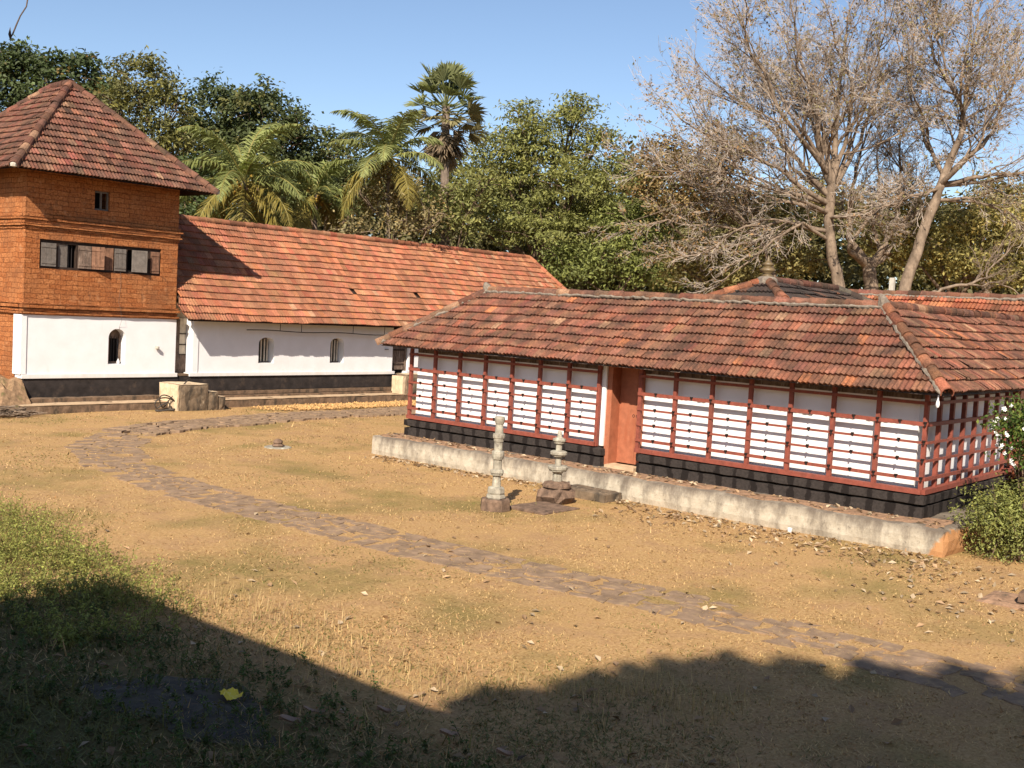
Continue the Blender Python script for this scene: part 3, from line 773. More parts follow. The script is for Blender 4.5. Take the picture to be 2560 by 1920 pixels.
roof_face(mb, (e0u+ul, ev0+2*wz, ez), (-1, 0, 0), (0, -wz/SL, rise/SL), lambda d: 0, lambda d: ul-2*wz+d*k_, SL, BASE_SHRINE, 25, .335, .22)
roof_face(mb, (e0u+2*wz, ev1-2*wz, ez), (1, 0, 0), (0, wz/SL, rise/SL), lambda d: -d*k_, lambda d: ul-2*wz, SL, BASE_SHRINE, 26, .335, .22)
sroof = mb.build('roof', M_tile_old, shrine)
A, B = (e0u+wz, ev0+wz, rz), (e0u+wz, ev1-wz, rz)
mb = MB(); ridge_caps(mb, B, A, .11, .40, 31, (.25, .105, .06)); ridge_caps(mb, (e0u, ev0, ez), A, .112, .40, 32, (.30, .115, .055), .06)
ridge_caps(mb, (e0u, ev1, ez), B, .11, .40, 33, (.25, .105, .06)); ridge_caps(mb, A, (e0u+ul, ev0+wz, rz), .11, .40, 34, (.25, .105, .06)); ridge_caps(mb, B, (e0u+ul, ev1-wz, rz), .11, .40, 35, (.25, .105, .06))
mb.build('ridge_cap', M_tile_old, sroof)
mb = MB()
mortar_line(mb, A, B, .034, 1, (-.11, 0, .02)); mortar_line(mb, (e0u, ev0, ez), A, .034, 2, (-.09, .06, .03)); mortar_line(mb, (e0u, ev1, ez), B, .05, 3, (-.06, -.03, .03))
for q, hh in ((A, .26), (B, .24)):
    P = np.array(q); mb.tube([P+(-.02, 0, .0), P+(-.03, .03, .12), P+(-.06, .05, .2), P+(-.06, .09, hh)], [.13, .12, .09, .05], 8)
mb.build('mortar', M_mortar, sroof)
mb = MB()
mb.raw([(e0u+.05, ev0+.05, ez-.02), (e0u+.05, ev1-.05, ez-.02), (e0u+wz, ev1-wz, rz-.05), (e0u+wz, ev0+wz, rz-.05),
        (e0u+ul, ev0+.05, ez-.02), (e0u+ul, ev0+wz, rz-.05), (e0u+ul, ev1-.05, ez-.02), (e0u+ul, ev1-wz, rz-.05)],
       [(0, 1, 2, 3), (0, 3, 5, 4), (1, 6, 7, 2)]); mb.build('soffit', M_wood, sroof)
mb = MB(); mb.tube([(e0u-.02, ev0+.12, ez), (e0u-.03, ev0+.12, ez-.13)], .012, 6); mb.lathe([(.02, -.10), (.035, -.06), (.03, 0), (.012, .04)], (e0u-.03, ev0+.12, ez-.12), 8)
mb.build('hanging_bulb', M_white, shrine)

# rear wing
rear = thing('rear_wing', 'higher bright tiled roof of the rear wing beyond the cloister, far right', 'building', (33, 4, 0))
rw = 2.4; rru, rrz, rez = 33.0, 5.03, 3.2; S3 = math.hypot(rw, rrz-rez)
mb = MB(); roof_face(mb, (rru-rw, 14.6, rez), (0, -1, 0), (rw/S3, 0, (rrz-rez)/S3), lambda d: 0, lambda d: 14.6, S3, (.34, .11, .05), 41, .30, .22, .25, .04, .12)
roof_face(mb, (rru+rw, 0, rez), (0, 1, 0), (-rw/S3, 0, (rrz-rez)/S3), lambda d: 0, lambda d: 14.6, S3, BASE_SHRINE, 42)
rr_ = mb.build('roof', M_tile, rear)
mb = MB(); ridge_caps(mb, (rru, 14.6, rrz), (rru, 0, rrz-.03), .11, .38, 43, (.25, .105, .06)); mb.build('ridge_cap', M_tile_old, rr_)
mb = MB(); mortar_line(mb, (rru, 14.6, rrz), (rru, 0, rrz-.03), .045, 5, (-.11, 0, 0)); mb.build('mortar', M_mortar, rr_)
mb = MB(); mb.box(rru-1.8, rru+1.8, .5, 14.2, 0, 3.35); mb.build('wall', M_white, rear)
# sanctum
sanc = thing('inner_shrine', 'small dark tiled hip roof with a brass finial rising behind the cloister ridge', 'building', (24.4, 11.3, 0))
sw = 2.6; su0, su1, sv, sz, sez = 24.35, 34.0, 13.93, 5.08, 3.75; S4 = math.hypot(sw, sz-sez); k4 = sw/S4
mb = MB(); bb = (.11, .062, .045)
roof_face(mb, (su0, sv+sw, sez), (0, -1, 0), (sw/S4, 0, (sz-sez)/S4), lambda d: d*k4, lambda d: 2*sw-d*k4, S4, bb, 51, .36, .24, .3, .0, .05)
roof_face(mb, (su0, sv-sw, sez), (1, 0, 0), (0, sw/S4, (sz-sez)/S4), lambda d: d*k4, lambda d: su1-su0-d*k4, S4, bb, 52, .36, .24, .3, .0, .07)
roof_face(mb, (su1, sv-sw, sez), (0, 1, 0), (-sw/S4, 0, (sz-sez)/S4), lambda d: d*k4, lambda d: 2*sw-d*k4, S4, bb, 53, .36, .24)
roof_face(mb, (su1, sv+sw, sez), (-1, 0, 0), (0, -sw/S4, (sz-sez)/S4), lambda d: d*k4, lambda d: su1-su0-d*k4, S4, bb, 54, .36, .24)
sr = mb.build('roof', M_tile_black, sanc)
rA, rB = (su0+sw, sv, sz), (su1-sw, sv, sz)
mb = MB(); ridge_caps(mb, (su0, sv-sw, sez), rA, .12, .4, 61, (.34, .12, .06)); ridge_caps(mb, (su0, sv+sw, sez), rA, .12, .4, 62, (.42, .13, .05)); ridge_caps(mb, rA, rB, .11, .4, 63, (.20, .09, .06))
ridge_caps(mb, (su1, sv-sw, sez), rB, .12, .4, 64, (.12, .08, .06)); mb.build('ridge_cap', M_tile_old, sr)
mb = MB(); mortar_line(mb, (su0, sv-sw, sez), rA, .06, 7, (-.05, -.1, .03)); mb.lathe([(.3, -.1), (.28, .08), (.2, .14), (.1, .15)], rA, 12); mb.build('mortar', M_mortar, sr)
mb = MB(); mb.lathe([(.10, .10), (.17, .16), (.12, .20), (.09, .22), (.20, .28), (.22, .33), (.14, .38), (.08, .40), (.15, .44), (.16, .48), (.08, .53), (.05, .58), (.025, .66), (.005, .72)], rA, 16)
mb.build('finial', M_brass, sanc, smooth=True)
mb = MB(); mb.box(su0+.7, su1-.7, sv-sw+.7, sv+sw-.7, 0, sez+.3); mb.build('wall', M_white, sanc)

# ------------------------------------------------------------------ stone things in the court
def prof(L):     # each drum keeps a crisp edge
    o = [(L[0][1]/2, L[0][0])]
    for (z0, w0), (z1, w1) in zip(L[:-1], L[1:]):
        if abs(w1-w0) > .035 and z1-z0 > .018: o.append((w0/2+(w1-w0)*.12, z1-.012))
        o.append((w1/2, z1))
    return o
lp = thing('stone_lamp', 'slender pale stone lamp pillar with ring mouldings on an octagonal base, taller of the two', 'stone lamp', (16.25, 13.95, 0), 'stone lamps before the cloister door')
mb = MB(); mb.lathe(prof([(-.05, .60), (.0, .62), (.17, .60), (.22, .52)]), (16.25, 13.95, .0), 8, rot=.39); mb.build('base', M_stone_b, lp)
mb = MB(); mb.lathe(prof([(.2, .36), (.24, .40), (.30, .33), (.34, .36), (.42, .34), (.45, .24)]), (16.25, 13.95, 0), 8, rot=.39); mb.build('pedestal', M_stone, lp)
zz = [(.44, .18), (.66, .16), (.68, .24), (.73, .28), (.78, .26), (.80, .18), (.99, .17), (1.0, .22), (1.06, .25), (1.11, .26), (1.15, .25), (1.17, .17),
      (1.34, .17), (1.35, .20), (1.42, .24), (1.46, .25), (1.50, .24), (1.51, .17), (1.69, .15), (1.70, .17), (1.75, .20), (1.80, .21), (1.84, .19), (1.83, .06)]
mb = MB(); mb.lathe(prof(zz), (16.25, 13.95, 0), 12); mb.build('shaft', M_stone, lp)
l2 = thing('stone_lamp', 'squat stone lamp with three wide dishes and a pointed top on a dark block', 'stone lamp', (17.95, 13.75, 0), 'stone lamps before the cloister door')
cx, cyy = 17.95, 13.75
mb = MB(); mb.rbox(cx-.36, cx+.34, cyy-.36, cyy+.36, -.05, .34, .14, .02, 71, .07); mb.lathe(prof([(.33, .62), (.38, .58), (.43, .40), (.45, .22)]), (cx, cyy, 0), 12); mb.build('base', M_stone_b, l2)
zz = [(.42, .21), (.60, .17), (.62, .22), (.66, .36), (.70, .42), (.74, .43), (.77, .38), (.78, .14), (.95, .13), (.97, .28), (1.01, .36), (1.06, .36), (1.08, .30), (1.09, .13),
      (1.22, .13), (1.24, .22), (1.29, .28), (1.33, .28), (1.35, .18), (1.37, .11), (1.44, .09), (1.50, .03)]
mb = MB(); mb.lathe(prof(zz), (cx, cyy, 0), 12); mb.build('shaft', M_stone, l2)
mb = MB(); mb.rbox(16.55, 17.75, 12.95, 14.0, -.05, .045, .12, .012, 72, .02); tag(mb.build('stone_slab', M_stone_b), 'flat worn stone slab lying in the grass beside the squat stone lamp', 'slab')
mb = MB(); mb.rbox(18.72, 19.43, 13.05, 14.35, -.05, .20, .13, .014, 73, .03); tag(mb.build('door_step', M_stair), 'single low stone step against the platform below the red door', 'step')
b1 = thing('altar_stone', 'small round knobbed altar stone on a flat disc, alone in the dry grass', 'altar stone', (17.95, 23.05, 0))
mb = MB(); mb.lathe(prof([(-.03, .72), (.02, .72), (.035, .66)]), (17.95, 23.05, 0), 14); mb.build('slab', M_stone, b1)
mb = MB(); mb.lathe(prof([(.03, .26), (.06, .32), (.09, .30), (.11, .22), (.14, .26), (.17, .25), (.21, .16), (.24, .06)]), (17.95, 23.05, 0), 12); mb.build('knob', M_stone_b, b1)
b2 = thing('altar_stone', 'dark altar stone on a square slab, cut by the right edge of the picture', 'altar stone', (17.25, 4.2, 0))
mb = MB(); mb.rbox(16.75, 17.75, 3.55, 4.95, -.04, .05, .14, .012, 74, .03); mb.build('slab', M_conc_top, b2)
mb = MB(); mb.rbox(16.95, 17.6, 3.7, 4.45, .04, .26, .12, .02, 75, .05); mb.rbox(17.1, 17.5, 3.85, 4.3, .25, .36, .1, .02, 76, .05); mb.build('knob', M_stone_b, b2)

# ------------------------------------------------------------------ path
cl = [(12.75, -2), (12.75, 0.5), (12.9, 3.5), (12.95, 6), (12.95, 8), (12.75, 10.5), (12.5, 13), (12.4, 16), (12.45, 19), (13.0, 22.2), (14.1, 25.0), (16.0, 27.1), (18.6, 28.2), (22, 28.75), (27, 29.0), (33, 29.2), (40, 29.4)]
cl = np.array(cl, float)
seg = np.linalg.norm(np.diff(cl, axis=0), axis=1); S_ = np.concatenate([[0], np.cumsum(seg)])
def cpt(s): return np.array([np.interp(s, S_, cl[:, 0]), np.interp(s, S_, cl[:, 1])])
rng = np.random.default_rng(3)
mb = MB(); s = 0.
while s < S_[-1]-.5:
    p = cpt(s); t = cpt(s+.3)-cpt(s-.3); t /= np.linalg.norm(t); n = np.array([-t[1], t[0]])
    far = s > 30
    W_ = 1.35 if not far else 1.9
    if 24 < s < 33: W_ = 1.7
    rowL = rng.uniform(.26, .44); nc = rng.integers(4, 6) if not far else 6
    cuts = np.sort(np.concatenate([[-W_/2, W_/2], np.linspace(-W_/2, W_/2, nc+1)[1:-1]+rng.normal(0, .07, nc-1)]))
    for a, b in zip(cuts[:-1], cuts[1:]):
        inner = n@np.array([1, 0]) * 0
        if rng.random() < (.07 if not far else .02): continue
        g_ = rng.uniform(.006, .028) if not far else rng.uniform(.008, .03); so_ = rng.normal(0, .05)
        q = []
        for (x, y) in ((a+g_, g_), ((a+b)/2, g_*.6), (b-g_, g_), (b-g_*.7, rowL/2), (b-g_, rowL-g_), ((a+b)/2, rowL-g_*.6), (a+g_, rowL-g_), (a+g_*.7, rowL/2)):
            x += rng.normal(0, .035); y += rng.normal(0, .045)+so_
            q.append(p+n*x+t*y)
        z = rng.uniform(.004, .016)+(.05 if far else 0)
        if far: z += 0
        top = [(x, y, ground_z(x, y)+z+rng.normal(0, .004)) for x, y in q]; c2 = np.mean(q, axis=0)
        bot = [(c2[0]+(x-c2[0])*1.02, c2[1]+(y-c2[1])*1.02, ground_z(x, y)-.06) for x, y in q]
        m = 8
        mb.raw(top+bot, [tuple(range(m))]+[(k, k+m, (k+1) % m+m, (k+1) % m) for k in range(m)])
    s += rowL
kind(mb.build('path', M_flag), 'structure')

# drying crop
rng = np.random.default_rng(8); mb = MB()
for k in range(2600):
    u = rng.uniform(23.2, 34); v = rng.uniform(30.3+(28-u)*.02, 31.75)
    if u < 25.5 and rng.random() > (u-23.2)/2.3: continue
    r = rng.uniform(.025, .06); cc = np.array([.46, .27, .11])*rng.uniform(.6, 1.2)
    P = rng.normal(0, 1, (6, 3)); P = P/np.linalg.norm(P, axis=1)[:, None]*r; P[:, 2] = P[:, 2]*.6
    a = np.array([(r, 0, 0), (0, r, 0), (-r, 0, 0), (0, -r, 0), (0, 0, r*.8), (0, 0, -r*.5)])+rng.normal(0, r*.25, (6, 3))
    mb.raw(a+np.array([u, v, .04+r*.3]), [(0, 1, 4), (1, 2, 4), (2, 3, 4), (3, 0, 4), (1, 0, 5), (2, 1, 5), (3, 2, 5), (0, 3, 5)], cc)
tag(mb.build('drying_crop', M_attr), 'thin layer of orange crop spread on the ground to dry before the hall', 'crop', kind='stuff')

# hose
t = np.linspace(0, 1, 120)
hx = 20.15+.35*np.sin(t*13)+.25*t; hy = 31.95-.1*np.cos(t*9)+.1*t; hz = .06+.55*np.abs(np.sin(t*10.2))*(t > .2)*(.4+.6*t)
P = np.stack([hx, hy, hz], -1)
P = np.concatenate([P, [(20.6, 31.66, .75), (20.75, 31.75, .98), (21.0, 31.9, 1.04)]])
for _ in range(3): P[1:-1] = (P[:-2]+2*P[1:-1]+P[2:])/4
mb = MB(); mb.tube(P, .022, 7)
for r in (.28, .33): mb.tube([(20.05+r*math.cos(a), 31.75+.4*r*math.sin(a), .05+.01*math.sin(3*a)) for a in np.linspace(0, 6.28, 24)], .022, 7)
tag(mb.build('hose', M_rubber, smooth=True), 'tangled black hose leaning on the steps beside the tower plinth', 'hose')

# ------------------------------------------------------------------ foliage generators
def leaf_quads(mb, rng, P, N_, L_, W_, col, var=.3, droop=.0):
    n = len(P)
    A = np.cross(N_, rng.normal(0, 1, (n, 3))); A /= np.linalg.norm(A, axis=1)[:, None]+1e-9
    B = np.cross(N_, A)
    L_ = L_*rng.uniform(.65, 1.3, (n, 1)); W_ = W_*rng.uniform(.65, 1.3, (n, 1))
    V = np.stack([P-A*L_/2, P+B*W_/2+N_*L_*.06, P+A*L_/2-N_*L_*droop, P-B*W_/2+N_*L_*.06], 1)
    C = np.clip(col*(1+rng.normal(0, var, (n, 1))), .005, 1) if col.ndim == 2 else np.clip(col[None]*(1+rng.normal(0, var, (n, 1))), .005, 1)
    mb.raw(V.reshape(-1, 3), np.arange(4*n).reshape(-1, 4), np.repeat(C, 4, 0))


def crown_points(rng, lobes, dens, shell=.35):
    Ps, Os = [], []
    for (c, r) in lobes:
        c = np.asarray(c, float); r = np.asarray(r, float)
        n = max(4, int(dens*4*(r[0]*r[1]+r[1]*r[2]+r[0]*r[2])/3*3.1416/3))
        d = rng.normal(0, 1, (n, 3)); d /= np.linalg.norm(d, axis=1)[:, None]
        d[:, 2] = np.where(d[:, 2] < -.55, -d[:, 2], d[:, 2])
        k = (1-shell*rng.random((n, 1))**1.3)*(1+.18*vnoise(d*3+c)[:, :1])
        Ps.append(c+d*r*k); Os.append(d)
    return np.concatenate(Ps), np.concatenate(Os)


DENS = 2.6


def tree(name, label, D, lobes, base, col, leaf=(.26, .13), dens=2.2, per=26, spread=.34, seed=0, trunk_r=.28, group=None, col2=None, limbs=True, bark=None, shell=.4, cat='tree', var=.28, depthk=1.0, flat=.62):
    rng = np.random.default_rng(seed); m = mper(D)
    LB = []
    for q in lobes:
        x, y, rx, ry = q[:4]; dd = q[4] if len(q) > 4 else 0
        LB.append((at(x, y, D+dd), np.array([rx*m, rx*m*depthk, ry*m])*1.0))
    b = at(base[0], base[1], D); b[2] = 0
    t = thing(name, label, cat, tuple(b), group)
    top = np.mean([c for c, r in LB], axis=0)
    mb = MB()
    zs = min(c[2]-r[2]*.5 for c, r in LB)
    fork = np.array([b[0]*.5+top[0]*.5, b[1]*.5+top[1]*.5, max(1.5, zs*.85)])
    P = [b+(0, 0, -.3), b*.6+fork*.4+(rng.normal(0, .15), rng.normal(0, .15), 0), fork]
    mb.tube(P, [trunk_r*1.3, trunk_r, trunk_r*.75], 9)
    for c, r in LB:
        mid = (fork*.45+c*.55)+rng.normal(0, .3, 3); tip = c+rng.normal(0, .25, 3)*r
        mb.tube([fork, mid, tip], [trunk_r*.42, trunk_r*.2, .03], 6)
        for _ in range(5):
            d = rng.normal(0, 1, 3); d[2] = abs(d[2])*.7; d /= np.linalg.norm(d)
            e_ = c+d*r*.95; mb.tube([mid*.4+c*.6, (c+e_)/2+rng.normal(0, .15, 3), e_], [trunk_r*.13, .035, .012], 4)
    mb.build('trunk', bark or M_bark, t, smooth=True)
    CP, CO = crown_points(rng, LB, dens*DENS, shell)
    n = len(CP)
    P = np.repeat(CP, per, 0)+rng.normal(0, spread, (n*per, 3))*np.array([1, 1, flat])
    O = np.repeat(CO, per, 0)
    N_ = O*.55+np.array([0, 0, .45])+rng.normal(0, .55, (n*per, 3)); N_ /= np.linalg.norm(N_, axis=1)[:, None]
    cc = np.array(col)[None]*np.repeat(np.clip(rng.normal(1, .16, (n, 1)), .6, 1.5), per, 0)
    if col2 is not None:
        k = np.repeat((rng.random((n, 1)) < col2[1]), per, 0)*rng.uniform(.4, 1, (n*per, 1)); cc = cc*(1-k)+np.array(col2[0])[None]*k
    mb = MB(); leaf_quads(mb, rng, P, N_, leaf[0], leaf[1], cc, var, .12)
    mb.build('crown', M_leaf, t)
    return t


DG, OG, LG, YG, BR = (.074, .096, .037), (.145, .140, .052), (.205, .210, .066), (.17, .165, .045), (.16, .105, .045)
GT = 'trees beyond the hall'
tree('jackfruit_tree', 'dark glossy tree at the upper left corner, partly behind the tower roof', 58, [(60, 200, 95, 80), (-20, 250, 90, 100), (40, 135, 50, 40), (110, 260, 80, 90), (-60, 340, 90, 90)], (50, 600), DG, (.27, .16), 2.4, 24, .30, 101, .4, GT, ((.14, .09, .03), .08))
tree('jackfruit_tree', 'dark rounded tree right behind the tower peak', 57, [(165, 185, 75, 70), (200, 250, 80, 80), (140, 270, 80, 70), (215, 330, 70, 70)], (180, 600), (.070, .094, .036), (.27, .16), 2.4, 24, .30, 102, .35, GT, ((.16, .10, .03), .08))
tree('mango_tree', 'olive green tree with yellowish flushes, tallest clump beside the tower peak', 54, [(310, 190, 70, 75), (265, 240, 60, 70), (360, 250, 55, 70), (330, 320, 60, 60), (285, 330, 60, 60), (380, 330, 40, 60)], (310, 560), OG, (.28, .11), 2.3, 24, .32, 103, .3, GT, ((.21, .19, .05), .22))
tree('jackfruit_tree', 'broad dark tree with domed top behind the tallest coconut palm', 60, [(480, 255, 90, 75), (560, 270, 95, 85), (620, 310, 55, 60), (430, 330, 70, 80), (530, 360, 110, 80), (640, 270, 30, 30)], (530, 600), (.078, .096, .037), (.27, .15), 2.4, 24, .30, 104, .4, GT, ((.14, .13, .04), .15))
tree('mango_tree', 'low dull green trees filling the gap between the two nearest coconut palms', 62, [(690, 340, 60, 60), (650, 400, 80, 70), (740, 360, 60, 60), (720, 430, 80, 60), (600, 450, 80, 50), (800, 400, 60, 60)], (700, 600), (.10, .115, .042), (.27, .13), 2.2, 22, .34, 105, .3, GT, ((.19, .16, .05), .15))
tree('shade_tree', 'dark undergrowth tree close behind the left end of the hall roof', 52, [(420, 400, 60, 60), (400, 460, 60, 40), (470, 470, 60, 40), (560, 480, 60, 40)], (430, 600), (.075, .10, .034), (.24, .13), 2.4, 22, .3, 106, .2, GT)
tree('rain_tree', 'spreading bright green tree with layered foliage, behind the right end of the hall roof', 66, [(1140, 300, 95, 45), (1085, 345, 100, 50), (1235, 270, 65, 50), (1200, 340, 90, 50), (1290, 310, 60, 40), (1010, 390, 85, 55), (1110, 420, 110, 60), (1240, 410, 100, 60, -2), (1330, 390, 70, 60), (1060, 480, 110, 50), (1180, 510, 120, 55, -2), (1300, 480, 100, 60), (1130, 250, 45, 30), (960, 450, 60, 50), (1250, 225, 35, 22)], (1170, 640), LG, (.29, .105), 1.6, 26, .44, 107, .45, None, ((.20, .19, .05), .25), shell=.6, flat=.28)
tree('neem_tree', 'fresh green bushy tree low beside the cloister ridge, right of the hall roof end', 63, [(1330, 560, 95, 55), (1250, 590, 80, 50), (1390, 600, 70, 50), (1400, 500, 75, 65), (1440, 590, 55, 45), (1210, 560, 50, 40), (1340, 480, 60, 50)], (1330, 700), (.185, .205, .062), (.27, .115), 1.7, 26, .42, 108, .25, None, ((.19, .20, .05), .25), shell=.55)
GB = 'brownish trees behind the bare trees'
tree('dry_tree', 'rust brown and olive tree seen through bare branches above the cloister roof', 60, [(1480, 370, 70, 60), (1430, 340, 55, 50), (1550, 380, 70, 70), (1600, 330, 60, 40), (1500, 450, 90, 70), (1600, 460, 80, 70), (1400, 420, 50, 60), (1560, 300, 50, 35)], (1520, 640), (.26, .185, .08), (.25, .12), 1.9, 22, .36, 109, .3, GB, ((.20, .11, .04), .35), shell=.7)
tree('dry_tree', 'dull olive thicket tree behind the inner shrine finial', 57, [(1540, 540, 90, 60), (1640, 560, 80, 55), (1480, 590, 60, 50), (1720, 560, 70, 60), (1600, 610, 100, 40), (1700, 480, 70, 60)], (1600, 680), (.25, .215, .085), (.24, .12), 2.0, 22, .36, 110, .3, GB, ((.22, .17, .05), .2), shell=.7)
tree('dry_tree', 'yellow green leafy tree among the pale trunks at the right', 56, [(2010, 540, 90, 60), (2100, 500, 90, 70), (2190, 520, 80, 80), (2080, 590, 100, 45), (1960, 470, 60, 60), (2200, 600, 70, 50), (1900, 540, 60, 60)], (2060, 690), (.29, .25, .085), (.26, .13), 1.9, 22, .36, 111, .3, GB, ((.27, .19, .05), .3), shell=.7)
tree('dry_tree', 'hazy olive tree furthest right, cut by the picture edge', 66, [(2230, 450, 70, 70), (2150, 430, 70, 60), (1850, 470, 80, 60), (1760, 430, 70, 50)], (2230, 690), (.25, .215, .09), (.27, .13), 1.8, 22, .4, 112, .3, GB, ((.20, .13, .05), .25), shell=.7)
tree('scrub_tree', 'straw coloured scrubby tree with twigs behind the hall ridge, below the leaning palm', 50, [(800, 450, 60, 50), (870, 430, 55, 50), (770, 500, 60, 35), (880, 490, 70, 45), (930, 470, 40, 50), (840, 390, 40, 30)], (840, 600), (.25, .205, .10), (.20, .09), 1.8, 20, .36, 113, .14, None, ((.26, .18, .06), .3), bark=M_bark_pale, shell=.75)

tree('neem_tree', 'bright green bushy tree hiding the lower trunk of the fan palm, behind the hall ridge', 54.5, [(965, 425, 50, 45), (1010, 450, 50, 50), (930, 475, 50, 45), (985, 500, 60, 40), (1040, 400, 45, 45)], (980, 640), (.20, .205, .068), (.23, .10), 1.7, 26, .36, 114, .15, None, ((.24, .22, .07), .25), flat=.4)

# distant mass of trees closing the view
rng = np.random.default_rng(77); LB = []
for k in range(60):
    x = -150+k*44+rng.normal(0, 12); D = rng.uniform(72, 84); top = 400+rng.normal(0, 18)
    if x < 700: top -= 20
    if x > 1500: top += 55
    LB.append((at(x, top+70, D), np.array([3.6, 3.6, 3.2]))); LB.append((at(x, top+190, D), np.array([4, 4, 4.]))); LB.append((at(x, top+270, D), np.array([4, 4, 4.])))
CP, CO = crown_points(rng, LB, .75, .3); n = len(CP); per = 20
P = np.repeat(CP, per, 0)+rng.normal(0, .5, (n*per, 3)); O = np.repeat(CO, per, 0)
N_ = O*.6+(0, 0, .4)+rng.normal(0, .5, (n*per, 3)); N_ /= np.linalg.norm(N_, axis=1)[:, None]
P = P[P[:, 2] > .0] if False else P
cc = np.array((.14, .125, .05))*np.repeat(np.clip(rng.normal(1, .25, (n, 1)), .5, 1.7), per, 0)
mb = MB(); leaf_quads(mb, rng, P, N_, .5, .3, cc, .25)
tag(mb.build('distant_wood', M_leaf), 'mass of dark trees closing the view behind everything', 'wood', kind='stuff')

# palms
def frond(mb, rng, base, az, el, L_, droop, col, npair=62, ll=.95, w=.038):
    n = 14; P = [np.array(base, float)]; e = el; st = L_/n
    for k in range(n):
        d = np.array([math.cos(e)*math.cos(az), math.cos(e)*math.sin(az), math.sin(e)]); P.append(P[-1]+d*st); e -= droop/n*(.5+1.2*k/n)
    P = np.array(P); rc = np.clip(np.array([.30, .25, .07])*rng.uniform(.7, 1.1), 0, 1)
    mb.tube(P, np.linspace(.045, .01, n+1), 4, rc, cap=False)
    T = np.gradient(P, axis=0); T /= np.linalg.norm(T, axis=1)[:, None]
    s = np.linspace(.12, .99, npair)*n; Q = np.stack([np.interp(s, np.arange(n+1), P[:, i]) for i in range(3)], -1); TT = np.stack([np.interp(s, np.arange(n+1), T[:, i]) for i in range(3)], -1)
    side = np.cross(TT, (0, 0, 1)); side /= np.linalg.norm(side, axis=1)[:, None]+1e-6
    prof_ = np.sin(np.clip(np.linspace(.12, 1, npair), 0, 1)*np.pi*.86+.28)
    for sg in (-1, 1):
        d = side*sg*.75+TT*.55+np.array([0, 0, -.18])+rng.normal(0, .13, (npair, 3)); d /= np.linalg.norm(d, axis=1)[:, None]
        l = (ll*prof_*rng.uniform(.8, 1.15, npair))[:, None]
        p1 = Q+d*l*.55; d2 = d+np.array([0, 0, -.75])*rng.uniform(.6, 1.2, (npair, 1)); d2 /= np.linalg.norm(d2, axis=1)[:, None]
        p2 = p1+d2*l*.5; ww = TT*w
        V = np.stack([Q-ww*.6, Q+ww*.6, p1+ww, p1-ww, p2], 1); idx = np.arange(npair)[:, None]*5
        c = np.clip(np.array(col)[None]*rng.uniform(.65, 1.35, (npair, 1)), 0, 1)
        mb.raw(V.reshape(-1, 3), [idx+np.array([[0, 1, 2, 3]]), idx+np.array([[3, 2, 4]])], np.repeat(c, 5, 0))


def palm(label, D, base, crown, Lf, seed, nf=20, r=.14, col=(.205, .225, .075), lean=0.):
    rng = np.random.default_rng(seed); b = at(*base, D); b[2] = 0; c = at(*crown, D)
    t = thing('coconut_palm', label, 'palm', tuple(b), 'coconut palms behind the hall')
    mb = MB(); n = 24; k = np.linspace(0, 1, n)[:, None]; P = b*(1-k)+c*k+np.array([lean, -lean, 0])*np.sin(k*np.pi)
    mb.tube(P, np.linspace(r*1.4, r*.8, n)*(1+.05*np.sin(np.arange(n)*2.4)), 8); mb.build('trunk', M_palm_trunk, t)
    for i in range(nf):
        mb = MB(); q = i/nf; az = i*2.399+rng.normal(0, .15)
        el = R_(86-128*q**.9+rng.normal(0, 5)); dr = rng.uniform(.9, 1.4)+.35*(1-q)
        cc = np.array(col)*rng.uniform(.8, 1.25) if q < .7 else np.array([.24, .19, .045])*rng.uniform(.7, 1.1)
        frond(mb, rng, c, az, el, Lf*rng.uniform(.8, 1.08), dr, cc)
        mb.build('frond', M_leaf, t)
    for i in range(9):
        mb = MB(); p = c+rng.normal(0, .22, 3)+(0, 0, -.25); mb.lathe([(.02, -.12), (.09, -.05), (.10, .03), (.03, .11)], p, 7, np.array([.42, .25, .05])*rng.uniform(.6, 1.1)); mb.build('coconut', M_attr, t)
    return t


palm('large coconut palm with yellowing lower fronds, right next to the tower roof', 47, (535, 640), (526, 392), 4.15, 201, 21, .15)
palm('smaller coconut palm with drooping fronds, second from the tower', 52, (680, 640), (682, 418), 3.0, 202, 15, .12, (.185, .205, .068))
palm('tall leaning coconut palm with upswept fronds, rising left of the fan palm', 50, (820, 640), (840, 342), 3.6, 203, 20, .12, (.20, .215, .078), .15)
palm('faint small coconut palm behind the tower eave, mostly hidden', 56, (405, 640), (410, 440), 2.4, 204, 11, .12, (.08, .09, .03))

